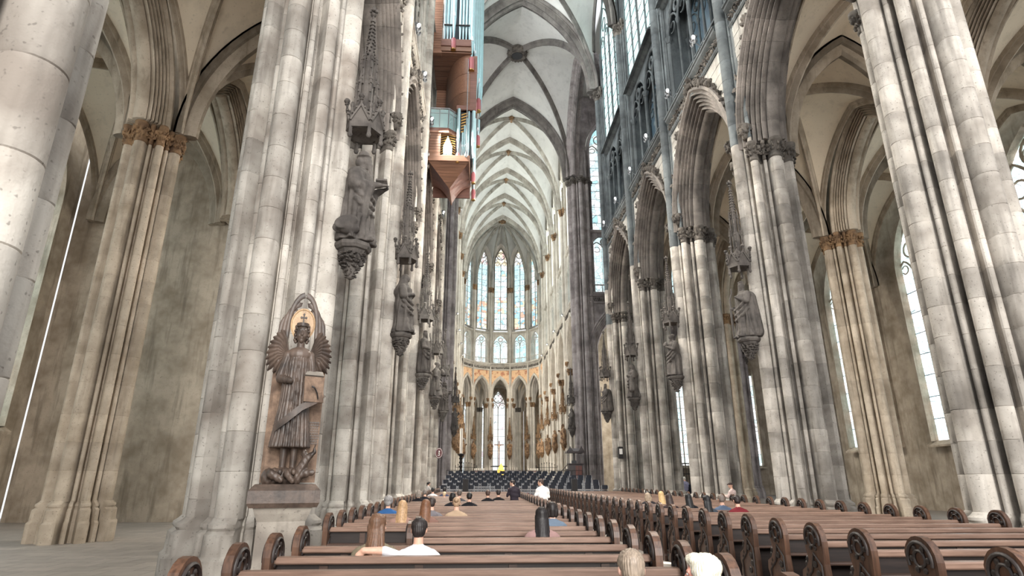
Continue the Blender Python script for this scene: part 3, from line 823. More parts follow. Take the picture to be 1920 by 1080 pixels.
mb = MB(); mb.box(8.0, 52, row(4)-.5, row(4)+.3, 19.4, 43); tag(mb.build('wall_transept_west', M['crossing']), 'upper west wall of the south transept', 'wall', kind='structure')
# --- side aisles of the nave
for s in (-1, 1):
    ks = range(-1, 2) if s < 0 else range(0, 5)
    for k in ks:
        pier((s*(PX+7.5), row(k), 0), rz(s), M['aisle'], 'slimmer aisle pier on the %s, %s' % (SIDE[s][1], NTH[k]), 1, .66, h=.8, full_cap=True, capmat=M['carved_gold'])
    for k in (range(-2, 2) if s < 0 else range(0, 4)):
        nk = NTH.get(k, 'just behind the photographer')
        vault_bay('aisle_vault', 'cream vault of the inner %s aisle, starting %s' % (SIDE[s][1], nk), s*(PX+3.75), row(k), row(k+1), 2.95, 12.95, 18.1, 18.5, M['web_aisle'], M['aisle'], M['carved_gold'], trans_w=.7, diag_w=.32, wall_stilt=0, zw=18.0)
        vault_bay('aisle_vault', 'cream vault of the outer %s aisle, starting %s' % (SIDE[s][1], nk), s*(PX+11.25), row(k), row(k+1), 2.95, 12.95, 18.1, 18.5, M['web_aisle'], M['aisle'], M['carved_gold'], trans_w=.7, diag_w=.32, wall_stilt=0, zw=18.0)
        arcade_arch((s*(PX+7.5), row(k+.5)), rz(s), M['aisle'], 'arch between the %s aisles, starting %s' % (SIDE[s][1], nk), split=False, crock=False, dx=.55, outer=.7)
        mb = MB(); over_arch_wall(mb, 5.63, 2.3, 12.95, 19.2, 3.75, -.5, .5); o = mb.build('wall_aisle', M['aisle'], None, None, (s*(PX+7.5), row(k+.5), 0)); tag(o, 'wall above the aisle arch on the %s, starting %s' % (SIDE[s][1], nk), 'wall', kind='structure')
        window((s*(PX+14.95), row(k+.5), 0), rz(s), 2.5, 3.6, 13.2, 4.2, 4, 8, lambda i, j: M['g_aisle'], M['g_aisle'], M['aisle'], 'tall outer aisle window on the %s, starting %s' % (SIDE[s][1], nk), single=(s < 0))
    mb = MB()
    y0, y1 = (row(-2), row(2)) if s < 0 else (row(0), row(4))
    mb.box(s*(PX+15), s*(PX+15.6), y0, y1, 0, 20); tag(mb.build('wall_%s' % SIDE[s][0], M['aisle']), 'outer wall of the %s aisle' % SIDE[s][1], 'wall', kind='structure')
mb = MB(); mb.box(-PX-15, -PX-.4, row(2)+.1, row(2)+.4, 0, 20); tag(mb.build('wall_north_aisle_end', M['aisle']), 'wall closing the left aisle', 'wall', kind='structure')
for s in (-1, 1):
    mb = MB(); mb.box(s*(PX+7.4), s*(PX+7.8), row(6)+.2, row(10)+1, 0, 20); tag(mb.build('wall_choir_%s' % SIDE[s][0], M['choir']), 'wall of the choir aisle on the %s' % SIDE[s][1], 'wall', kind='structure')
    for k in range(6, 10): window((s*(PX+7.35), row(k+.5), 0), rz(s), 2.6, 3.2, 12.8, 4.2, 3, 1, lambda i, j: M['g_choir_fill'], M['g_choir_fill'], M['choir'], 'unseen choir aisle window added for light on the %s, %s beyond the crossing' % (SIDE[s][1], ORD[k-6]), single=True)  # unseen glowing windows, added to send light through the choir arcades
# --- apse: seven sides of a twelve-sided polygon
AC = row(10) + 1.86; AR = 6.64
def ap(r, deg): return (r*math.sin(R2(deg)), AC + r*math.cos(R2(deg)))
def aprot(deg): return math.atan2(-math.cos(R2(deg)), -math.sin(R2(deg)))
APN = {-75: 'leftmost', -45: 'second from the left', -15: 'just left of the middle window', 15: 'just right of the middle window', 45: 'second from the right', 75: 'rightmost'}
SDN = {-90: 'outer left side', -60: 'second side from the left', -30: 'side left of the middle', 0: 'middle side', 30: 'side right of the middle', 60: 'second side from the right', 90: 'outer right side'}
for d, nm in APN.items():
    x, y = ap(AR, d); pier((x, y, 0), aprot(d), M['choir'], 'slender apse pier, %s' % nm, 0, .5, capmat=M['carved_gold'])
def apse_mat(d):
    up = M['g_cyan'] if d in (-30, -60, -90, 30) else M['g_apse']
    def f(i, j): return M['g_col'] if (j in (0, 1, 2, 3, 4) and d != 0) or (d == 0 and j in (3, 5)) else up
    return f
HS = AR*math.sin(R2(15)); AM = AR*math.cos(R2(15))
def paint_mat():
    m, nt, p = nodes('painted_apse_spandrel')
    pos = N(nt, 'ShaderNodeNewGeometry').outputs['Position']
    n = noise(nt, pos, 1.9, 3, .7); n2 = noise(nt, pos, 6, 2)
    c = mixc(nt, maprange(nt, n, .52, .6, 0, .8), lin(226, 188, 148), lin(176, 104, 78)); c = mixc(nt, maprange(nt, n2, .6, .68, 0, .6), c, lin(196, 190, 150))
    nt.links.new(c, p.inputs['Base Color']); p.inputs['Roughness'].default_value = .8; return m
M['paint'] = paint_mat()
for d, nm in SDN.items():
    x, y = ap(AM, d); r_ = aprot(d)
    aa, ee, zz, out = 1.14, 1.4, 14.75, .4
    t = arcade_arch((x, y), r_, M['choir'], 'narrow stilted apse arch, %s' % nm, aa, ee, zz, split=False, crock=False, dx=.42, outer=out)
    pr = arch_profile(aa, ee, .42, out)
    for sy in (-1, 1):
        mb = MB(); mb.prism([(px, sy*(r - ee)) for px, r in pr], 12.95 - zz, 0); mb.build('arch_jamb', M['choir'], t, 40)
    t = empty('wall_bay', (x, y, 0), r_, 'apse wall with painted orange spandrel, %s' % nm, 'wall', 'wall bays of the church', 'structure')
    mb = MB(); over_arch_wall(mb, aa+ee+out-.03, ee, zz, 19.0, HS+.1, -.4, .4)
    for sy in (-1, 1): mb.box(-.4, .4, sy*(aa+out-.03), sy*(HS+.1), 12.9, zz)
    mb.build('painted_spandrel', M['paint'], t)
    put('string_course', string_course_mesh(M['choir'], HS, .42), t, (0, 0, 18.9)); put('leaf_frieze', frieze_mesh(M['carved'], HS, .42), t, (0, 0, 18.9))
    mb = MB()
    for sy in (-1, 1): mb.box(-.7, .3, sy*1.27, sy*(HS+.15), 19, 36.2)
    e2 = (3.3**2 - 1.27**2)/2.54; over_arch_wall(mb, 1.27+e2, e2, 36.2, 42.5, HS+.15, -.4, .1)
    mb.build('jamb', M['choir'], t)
    triforium((x, y, 0), r_, M['choir'], 'glazed apse gallery, %s' % nm, 1.2, 19.35, 24.2, 1, .2, M['g_tri_lit'], layers=1)
    window((x, y, 0), r_, 1.22, 24.95, 36.2, 3.3, 2, 12, apse_mat(d), M['g_head'], M['rib_choir'], 'tall stained glass apse window, %s' % nm, r=.07, framew=.22)
# apse vault
t = empty('apse_vault', (0, 0, 0), 0, 'pale vault over the apse with ribs fanning from one boss', 'vault', 'vaults of the church', 'structure')
BS = Vector((0, AC + 1.0, 42.1)); angs = [-105, -75, -45, -15, 15, 45, 75, 105]
def vtx(d):
    if abs(d) == 105: return Vector((math.copysign(6.02, d), row(10), 32.1))
    x, y = ap(6.0, d); return Vector((x, y, 32.1))
RB = {d: arc_curve(vtx(d), BS, 14) for d in angs}
for d in angs:
    mb = MB(); rib(mb, RB[d], .34, .36); mb.build('rib', M['rib_choir'], t, 40)
for d0, d1 in zip(angs[:-1], angs[1:]):
    mid = (vtx(d0) + vtx(d1))/2; dm = (d0+d1)/2; x, y = ap(AM - .05, dm); apex = Vector((x, y, 40.3)); mb = MB()
    for d in (d0, d1):
        wl = arc_curve(vtx(d), apex, 14, 4.6); web_patch(mb, RB[d], wl)
    mb.build('web', M['web'], t, 35)
for sx in (-1, 1):
    tr = arc_curve((sx*6.02, row(10), 32.1), (0, row(10), 41.7), 14); mb = MB(); web_patch(mb, RB[105*sx], tr); mb.build('web', M['web'], t, 35)
put('boss', boss_mesh(M['carved_gold']), t, tuple(BS), 0, (2.1, 2.1, 1.2))
# ambulatory behind the apse arches
def quad_vault(label, P, zs, zm, zc):
    t = empty('ambulatory_vault', (0, 0, 0), 0, label, 'vault', 'vaults of the church', 'structure')
    P = [Vector((p[0], p[1], zs)) for p in P]; C = sum(P, Vector())/4; C.z = zc
    Dg = [arc_curve(p, C, 8) for p in P]
    for i in range(4):
        j = (i+1) % 4; mdl = (P[i]+P[j])/2; mdl.z = zm; mb = MB()
        A, Bq = arc_curve(P[i], mdl, 8), arc_curve(P[j], mdl, 8); web_patch(mb, Dg[i], A); web_patch(mb, Dg[j], Bq); mb.build('web', M['web_aisle'], t, 35)
        mb = MB(); rib(mb, A, .4, .4); rib(mb, Bq, .4, .4); mb.build('rib', M['choir'], t, 40)
    for c in Dg:
        mb = MB(); rib(mb, c, .28, .3); mb.build('rib', M['choir'], t, 40)
for d0, d1 in zip(angs[:-1], angs[1:]):
    nm = SDN[(d0+d1)//2]
    quad_vault('vault of the passage behind the apse, inner, %s' % nm, [ap(7.4, d0), ap(7.4, d1), ap(12.4, d1), ap(12.4, d0)], 12.95, 17.6, 18.0)
    quad_vault('vault of the chapel behind the apse, %s' % nm, [ap(12.4, d0), ap(12.4, d1), ap(17.2, d1), ap(17.2, d0)], 12.95, 17.4, 17.8)
    x, y = ap(17.2*math.cos(R2(15)), (d0+d1)/2)
    window((x, y, 0), aprot((d0+d1)/2), 1.5, 2.6, 13.4, 3.3, 2, 9, lambda i, j: M['g_low'], M['g_low'], M['choir'], 'chapel window behind the apse, %s' % nm, r=.085)
    if abs(d0 + d1)//2 < 40:
        for sy in (-1, 1):
            dm = R2((d0+d1)/2); window((x + sy*3.0*math.cos(dm), y - sy*3.0*math.sin(dm), 0), aprot((d0+d1)/2), .8, 2.6, 13.0, 2.2, 2, 9, lambda i, j: M['g_low'], M['g_low'], M['choir'], 'narrow chapel window, %s end of the %s' % (SIDE[sy][1], nm), r=.06)
    mb = MB(); hw = 17.2*math.sin(R2(15)); mb.box(-.6, -.08, -hw, hw, 0, 19); o = mb.build('wall_chapel', M['aisle'], None, None, (x, y, 0)); o.rotation_euler = (0, 0, aprot((d0+d1)/2)); tag(o, 'chapel wall behind the apse, %s' % nm, 'wall', kind='structure')
for d in angs:
    x, y = ap(12.4, d); pier((x, y, 0), aprot(d), M['choir'], 'grey pier of the passage behind the apse at %s' % (APN.get(d, 'the outer %s end' % ('left' if d < 0 else 'right'))), 0, .34, full_cap=True, capmat=M['carved'])
# ================================================================== BLENDED FIGURES
def capsule(mb, a, b, ra, rb, n=12, flat=None):
    """tapered limb with rounded ends"""
    a = Vector(a); b = Vector(b); d = b - a; L = d.length
    if L < 1e-6: d = Vector((0, 0, 1)); L = 1e-6
    d.normalize(); up = Vector((0, 1, 0)) if abs(d.y) < .9 else Vector((1, 0, 0)); u = (up - d*up.dot(d)).normalized(); v = d.cross(u)
    rings = []
    for i in range(5):
        t = PI/2*i/4; rings.append((a - d*ra*math.cos(t), max(ra*math.sin(t), 1e-4)))
    for i in range(5):
        t = PI/2*i/4; rings.append((b + d*rb*math.sin(t), max(rb*math.cos(t), 1e-4)))
    fl = flat or (1, 1)
    mb.loft([[tuple(c + u*(r*fl[1]*math.cos(2*PI*k/n)) + v*(r*fl[0]*math.sin(2*PI*k/n))) for k in range(n)] for c, r in rings])
TMP = bpy.data.scenes.new('workshop')
class Blob:
    """capsules and ellipsoids melted into one continuous skin"""
    def __init__(s): s.mb = MB(); s.pr = []
    def cap(s, a, b, ra, rb, m=0, flat=None): capsule(s.mb, a, b, ra, rb, 12, flat); s.pr.append((np.array(a, float), np.array(b, float), ra, rb, m)); return s
    def ell(s, c, r, m=0, rot=None):
        s.mb.ell(c, r, 14, 9, rot)
        k = int(np.argmax(r)); R = sorted(r); d = np.zeros(3); d[k] = max(0, R[2]-R[1])
        if rot is not None: d = np.array(rot @ Vector(d))
        c = np.array(c, float); s.pr.append((c-d, c+d, (R[0]+R[1])/2, (R[0]+R[1])/2, m)); return s
    def mesh(s, name, mats, voxel=.02, smooth=4, disp=None, post=None, dec=None):
        me = s.mb.mesh(name + '_src', mats[0] if isinstance(mats, (list, tuple)) else mats)
        o = bpy.data.objects.new(name, me); TMP.collection.objects.link(o)
        m = o.modifiers.new('r', 'REMESH'); m.mode = 'VOXEL'; m.voxel_size = voxel; m.use_smooth_shade = True
        if smooth:
            m = o.modifiers.new('s', 'SMOOTH'); m.factor = .5; m.iterations = smooth
        if dec:
            m = o.modifiers.new('d', 'DECIMATE'); m.ratio = dec
        vl = TMP.view_layers[0]; vl.update(); dg = vl.depsgraph; out = bpy.data.meshes.new_from_object(o.evaluated_get(dg)); out.name = name
        bpy.data.objects.remove(o); bpy.data.meshes.remove(me)
        n = len(out.vertices); co = np.empty(n*3); out.vertices.foreach_get('co', co); co = co.reshape(-1, 3)
        if disp:
            no = np.empty(n*3); out.vertices.foreach_get('normal', no); no = no.reshape(-1, 3)
            co = co + no*disp(co)[:, None]; 
        if post: co = post(co)
        out.vertices.foreach_set('co', co.ravel())
        out.materials.clear()
        ml = mats if isinstance(mats, (list, tuple)) else [mats]
        for q in ml: out.materials.append(q)
        if len(ml) > 1:
            k = len(out.polygons); ce = np.empty(k*3); out.polygons.foreach_get('center', ce); ce = ce.reshape(-1, 3)
            best = np.full(k, 1e9); mi = np.zeros(k, int)
            for a, b, ra, rb, mm in s.pr:
                d = b - a; L = max(1e-9, (d*d).sum()); t = np.clip(((ce-a) @ d)/L, 0, 1)
                ds = np.linalg.norm(ce - a - t[:, None]*d, axis=1) - (ra + (rb-ra)*t)
                w = ds < best; best[w] = ds[w]; mi[w] = mm
            out.polygons.foreach_set('material_index', mi.astype(np.int32))
        out.polygons.foreach_set('use_smooth', [True]*len(out.polygons)); out.update()
        return out
def folds(co, z0, z1, amp, n, ph, twist=1.5, cx=0, cy=0):
    """hanging drapery: ridges that run down the robe and fade out at the top"""
    a = np.arctan2(co[:, 1]-cy, co[:, 0]-cx); z = co[:, 2]
    f = np.sin(n*a + ph + twist*(z-z0)) + .6*np.sin((n*1.7)*a - 1.3*ph - twist*1.4*z)
    w = np.clip((z1 - z)/(z1-z0+1e-6)*1.6, 0, 1)*np.clip((z - z0 + .05)/.06, 0, 1)
    return amp*f*w

# ------------------------------------------------------------------ apostle statues on the piers (facing +X, feet at z=0)
def statue_mesh(kind, mat):
    b = Blob()
    lean = {0: .05, 1: 0, 2: -.03, 3: .02}[kind]
    ph0 = kind*2.1; rings = []
    for z, rx, ry in ((0, .27, .3), (.06, .27, .3), (.3, .235, .27), (.6, .225, .26), (.85, .225, .26), (1.05, .2, .25), (1.2, .21, .26), (1.4, .21, .27), (1.52, .14, .24), (1.58, .08, .12)):
        for zz in ((z,) if z in (0, 1.58) else (z-.03, z+.03)):
            am = .14*max(0, min(1, (1.3-zz)/.5)); ring = []
            for k in range(72):
                a = 2*PI*k/72; g = math.sin(7*a + ph0 + 1.6*zz) + .7*math.sin(11*a - ph0 - 2.2*zz) + .8*math.sin(2*a + 4.5*zz + ph0); rr = 1 + am*g*.75
                ring.append((.02 + rx*rr*math.cos(a), ry*rr*math.sin(a), zz))
            rings.append(ring)
    b.mb.loft(rings)
    for sw in range(3):                       # swags of the mantle across the front
        pts = [(.05 + .2*math.sin(q*PI), .27*math.cos(q*PI), 1.15 - .17*sw - .28*math.sin(q*PI) + .12*(1-q)) for q in np.linspace(0, 1, 9)]
        for p, q in zip(pts[:-1], pts[1:]): b.cap(p, q, .045, .045)
    b.cap((0, 0, 1.55), (.04+lean, 0, 1.7), .07, .065); b.ell((.07+lean, 0, 1.78), (.115, .095, .135))
    b.ell((.16+lean, 0, 1.76), (.03, .018, .03))                                          # nose
    for s in (-1, 1): b.cap((.14, s*.1, .03), (.3, s*.13, .04), .06, .05)                 # feet
    if kind == 0:      # bearded, flat cap, open book on both hands
        b.cap((.18, 0, 1.7), (.22, 0, 1.47), .07, .03); b.ell((.07, 0, 1.88), (.155, .145, .035)); b.ell((.06, 0, 1.94), (.11, .11, .075)); b.ell((0, 0, 1.76), (.1, .11, .11))
        for s in (-1, 1): b.cap((-.02, s*.19, 1.42), (.03, s*.24, 1.12), .13, .14); b.cap((.03, s*.24, 1.12), (.36, s*.1, 1.2), .12, .055); b.cap((.2, s*.17, 1.1), (.13, s*.2, .55), .1, .06); b.cap((.36, s*.1, 1.2), (.46, s*.06, 1.23), .045, .03)
        b.cap((.05, .27, 1.2), (.0, .26, .45), .12, .05); b.cap((.16, -.2, 1.1), (.2, -.16, .5), .1, .04)
    elif kind == 1:    # veiled, hands together, heavy mantle
        b.cap((.0, 0, 1.8), (-.08, 0, 1.3), .13, .2); b.ell((.03, 0, 1.86), (.11, .11, .08))
        for s in (-1, 1): b.cap((0, s*.25, 1.44), (.05, s*.29, 1.12), .1, .1); b.cap((.05, s*.29, 1.12), (.26, s*.05, 1.25), .08, .05)
        b.cap((.12, .26, 1.15), (.16, .26, .4), .09, .13)
    elif kind == 2:    # crowned, long cloak, one hand raised to the chest, staff
        b.ell((.04, 0, 1.9), (.1, .1, .05)); b.cap((.1, 0, 1.7), (.14, 0, 1.58), .06, .03)
        b.cap((0, .25, 1.45), (.08, .3, 1.15), .1, .09); b.cap((.08, .3, 1.15), (.26, .1, 1.35), .08, .05)
        b.cap((0, -.25, 1.45), (.04, -.33, 1.12), .1, .09); b.cap((.04, -.33, 1.12), (.26, -.26, 1.05), .08, .05); b.cap((.28, -.27, .05), (.28, -.27, 1.75), .03, .025)
        b.cap((-.1, .1, 1.4), (-.14, .1, .15), .18, .24)
    else:              # short hair and beard, holding a jar at the chest
        b.cap((.1, 0, 1.7), (.15, 0, 1.6), .06, .03); b.ell((.02, 0, 1.84), (.12, .11, .09))
        b.cap((0, .25, 1.45), (.1, .29, 1.15), .1, .09); b.cap((.1, .29, 1.15), (.3, .06, 1.3), .08, .05); b.ell((.33, .04, 1.42), (.08, .08, .13))
        b.cap((0, -.25, 1.45), (.02, -.3, 1.1), .1, .09); b.cap((.02, -.3, 1.1), (.2, -.16, .95), .08, .05); b.cap((.1, -.22, 1.0), (.14, -.2, .35), .1, .1)
    ph = kind*1.7
    def flat(co):
        co = co.copy(); k = np.clip((1.62 - co[:, 2])/.25, 0, 1)*.22 + 1; co[:, 0] *= k; co[:, 1] *= k; co[:, 2] = np.maximum(co[:, 2], 0); return co
    return b.mesh('statue_figure', mat, .015, 2, lambda co: folds(co, .08, 1.3, .009, 13, ph), flat)
def statue(kind, mat, loc, rotz, label, sc=1.0, extra=None, group='statues on the piers'):
    me = cached(('statue', kind, mat.name), lambda: statue_mesh(kind, mat))
    t = empty('statue', loc, rotz, label, 'statue', group); t.scale = (sc, sc, sc)
    put('figure', me, t)
    if kind == 0:
        def bk():
            mb = MB()
            for s in (-1, 1):
                mb.add([(.36, 0, 1.24), (.58, 0, 1.22), (.58, s*.15, 1.3), (.36, s*.15, 1.3), (.36, 0, 1.28), (.58, 0, 1.26), (.58, s*.14, 1.34), (.36, s*.14, 1.34)], [(0,1,2,3),(4,5,6,7),(0,1,5,4),(1,2,6,5),(2,3,7,6),(3,0,4,7)])
            return mb.mesh('book', mat)
        put('book', cached(('book', mat.name), bk), t)
    if extra == 'eagle':
        b = Blob(); b.ell((0, 0, .17), (.2, .13, .14)); b.cap((.12, 0, .22), (.16, 0, .42), .07, .05); b.ell((.18, 0, .46), (.07, .05, .055)); b.cap((.22, 0, .46), (.3, 0, .43), .03, .012)
        for s in (-1, 1): b.ell((-.08, s*.1, .24), (.24, .045, .13), 0, Matrix.Rotation(-.5, 3, 'Y'))
        for s in (-1, 1): b.cap((.04, s*.06, .1), (.06, s*.06, 0), .03, .03)
        me = b.mesh('eagle', mat, .018, 2); put('eagle', me, t, (-.02, -.36, .02), .4)
    return t
def console_mesh(mat, cm):
    def f():
        mb = MB()
        def octo(r, z, cx=0): return [(cx + r*math.cos(PI/8 + k*PI/4), r*math.sin(PI/8 + k*PI/4), z) for k in range(8)]
        mb.loft([octo(.24, -.42), octo(.34, -.3), octo(.36, -.24), octo(.42, -.22), octo(.47, -.14), octo(.47, -.05), octo(.43, -.02), octo(.41, 0)])
        return mb.mesh('slab', mat, 30)
    return cached(('cons', mat.name), f)
def console_leaf_mesh(mat):
    def f():
        mb = MB(); mb.lathe([(.05, -1.05), (.1, -1.0), (.12, -.85), (.16, -.7), (.24, -.5), (.3, -.36)], (0, 0), 10)
        for z, r, s, n in ((-.95, .1, .15, 6), (-.84, .13, .17, 7), (-.72, .17, .19, 9), (-.6, .22, .2, 10), (-.48, .27, .19, 12), (-.38, .31, .15, 14)): leaf_ring(mb, (0, 0), r, z, n, s, up=.2)
        return mb.mesh('foliage', mat, 60)
    return cached(('consleaf', mat.name), f)
def console(mat, loc, rotz, label, sc=1.0):
    t = empty('statue_console', loc, rotz, label, 'console', 'consoles under the statues'); t.scale = (sc*.78, sc*.78, sc*.7)
    put('slab', console_mesh(mat, mat), t); put('foliage', console_leaf_mesh(mat), t)
    return t
def canopy_meshes(mat):
    def f():
        out = {}
        mb = MB()                                   # hood: six gables round a ribbed drum
        for k in range(6):
            a = PI/6 + k*PI/3; c, s = math.cos(a), math.sin(a)
            def P(u, r, z): return (c*r - s*u, s*r + c*u, z)
            w = .22
            for r0, r1 in ((.33, .40),):
                tri = [(-w, .0), (w, .0), (w, .16), (0, .5), (-w, .16)]
                mb.loft([[P(u, r0, z) for u, z in tri], [P(u, r1, z) for u, z in tri]])
            mb.tube([P(-w, .42, .14), P(0, .42, .52)], .03, 5); mb.tube([P(w, .42, .14), P(0, .42, .52)], .03, 5)
            mb.tube([P(0, .42, .5), P(0, .44, .66)], .025, 5); mb.ell(P(0, .44, .7), (.075, .075, .06), 6, 4); mb.ell(P(0, .44, .62), (.05, .05, .03), 6, 4)
            for q in (.3, .65):
                for sg in (-1, 1): mb.ell(P(sg*w*(1-q)*1.15, .43, .16 + .36*q + .04), (.035, .035, .035), 5, 3)
            a2 = k*PI/3; mb.tube([(.42*math.cos(a2), .42*math.sin(a2), -.14), (.42*math.cos(a2), .42*math.sin(a2), .46)], [.045, .03], 6)
            mb.ell((.42*math.cos(a2), .42*math.sin(a2), .52), (.05, .05, .08), 6, 4); mb.ell((.42*math.cos(a2), .42*math.sin(a2), -.18), (.06, .06, .07), 6, 4)
        mb.lathe([(.1, .1), (.34, .0), (.36, .04), (.3, .3), (.2, .6)], (0, 0), 12)
        out['hood'] = mb.mesh('hood', mat, 45)
        mb = MB()                                   # tabernacle storeys
        for z0, z1, r, n in ((.5, 1.05, .24, 6), (1.0, 1.5, .17, 6)):
            mb.lathe([(r*.62, z0), (r*.62, z1), (r*.3, z1+.1)], (0, 0), 8)
            for k in range(n):
                a = 2*PI*k/n; x, y = r*math.cos(a), r*math.sin(a)
                mb.tube([(x, y, z0), (x, y, z1), (x, y, z1+.2)], [.028, .028, .004], 5); mb.ell((x, y, z1+.02), (.045, .045, .03), 5, 3)
                for q in (.3, .6, .9): mb.ell((x*1.12, y*1.12, z0+(z1-z0)*q), (.03, .03, .03), 5, 3)
        out['tabernacle'] = mb.mesh('tabernacle', mat, 45)
        mb = MB()                                   # crocketed spire with finial
        mb.lathe([(.11, 1.45), (.03, 2.3), (.03, 2.36)], (0, 0), 6)
        for i in range(11):
            z = 1.5 + i*.075; r = .11 - (z-1.45)*.094
            for k in range(6):
                a = k*PI/3 + i*.3; mb.ell((r*1.25*math.cos(a), r*1.25*math.sin(a), z), (.032, .032, .026), 5, 3)
        mb.ell((0, 0, 2.38), (.075, .075, .035), 8, 4); mb.ell((0, 0, 2.5), (.05, .05, .06), 6, 4)
        for k in range(4): mb.ell((.075*math.cos(k*PI/2), .075*math.sin(k*PI/2), 2.46), (.045, .045, .045), 5, 3)
        out['spire'] = mb.mesh('spire', mat, 45)
        return out
    return cached(('canopy', mat.name), f)
def canopy(mat, loc, rotz, label, sc=1.0):
    t = empty('statue_canopy', loc, rotz, label, 'canopy', 'canopies over the statues'); t.scale = (sc*.9, sc*.9, sc)
    for k, me in canopy_meshes(mat).items(): put(k, me, t, (0, 0, 0) if k == 'hood' else (0, 0, -.2), 0, (1, 1, 1 if k == 'hood' else 1.4))
    return t
def niche(s, k, kind, mat, who, where, cmat=None, extra=None, xo=5.66, sc=1.0, z=6.06):
    r_ = rz(s); x, y = s*xo, row(k)
    statue(kind, mat, (x, y, z), r_, 'statue of %s, %s' % (who, where), sc, extra)
    console(cmat or mat, (x, y, z), r_, 'leaf-carved console, %s' % where)
    canopy(cmat or mat, (x, y, 8.46 + (sc-1)*2), r_, 'spired canopy over the statue, %s' % where)
niche(-1, 0, 0, M['statue'], 'a bearded man in a cap reading a book', 'nearest left pier', extra='eagle', sc=1.03)
niche(-1, 1, 1, M['statue'], 'a veiled figure in a heavy cloak', 'second left pier', sc=1.03)
niche(-1, 2, 2, M['statue'], 'a crowned figure in a long cloak', 'third left pier', M['statue_r'])
niche(-1, 3, 3, M['statue_r'], 'a man clutching a jar', 'fourth left pier', M['statue_r'])
niche(-1, 4, 0, M['statue'], 'a man reading', 'fifth left pier, before the chairs', M['statue_r'])
niche(1, 2, 3, M['statue'], 'a man holding up a jar', 'big right pier past the gate gap', M['statue'])
niche(1, 3, 1, M['statue'], 'a cloaked figure', 'second big right pier', M['statue'])
niche(1, 4, 2, M['statue'], 'a figure with a staff', 'third right pier, before the crossing', M['statue'])
niche(1, 1, 2, M['statue'], 'a robed figure with a staff', 'foremost right pier', M['statue'])
niche(1, 6, 1, M['statue'], 'a dark robed figure', 'dark pier behind the pulpit', M['statue'], xo=5.5)
niche(-1, 6, 3, M['statue'], 'a dark robed man', 'far left corner pier of the crossing', M['statue'], xo=5.5)
for s in (-1, 1):
    for k in range(7, 11):
        niche(s, k, (k + (s > 0)) % 4, M['statue_gold'], 'a painted saint', '%s choir pier on the %s' % (ORD[k-7], SIDE[s][1]), M['carved_gold'], xo=5.72, z=5.2)
for i, (d, nm) in enumerate(APN.items()):
    x, y = ap(5.75, d); r_ = aprot(d)
    statue(i % 4, M['statue_gold'], (x, y, 5.2), r_, 'painted saint on the apse pier %s' % nm)
    console(M['carved_gold'], (x, y, 5.2), r_, 'gilded console on the apse pier %s' % nm); canopy(M['carved_gold'], (x, y, 7.4), r_, 'gilded canopy on the apse pier %s' % nm)

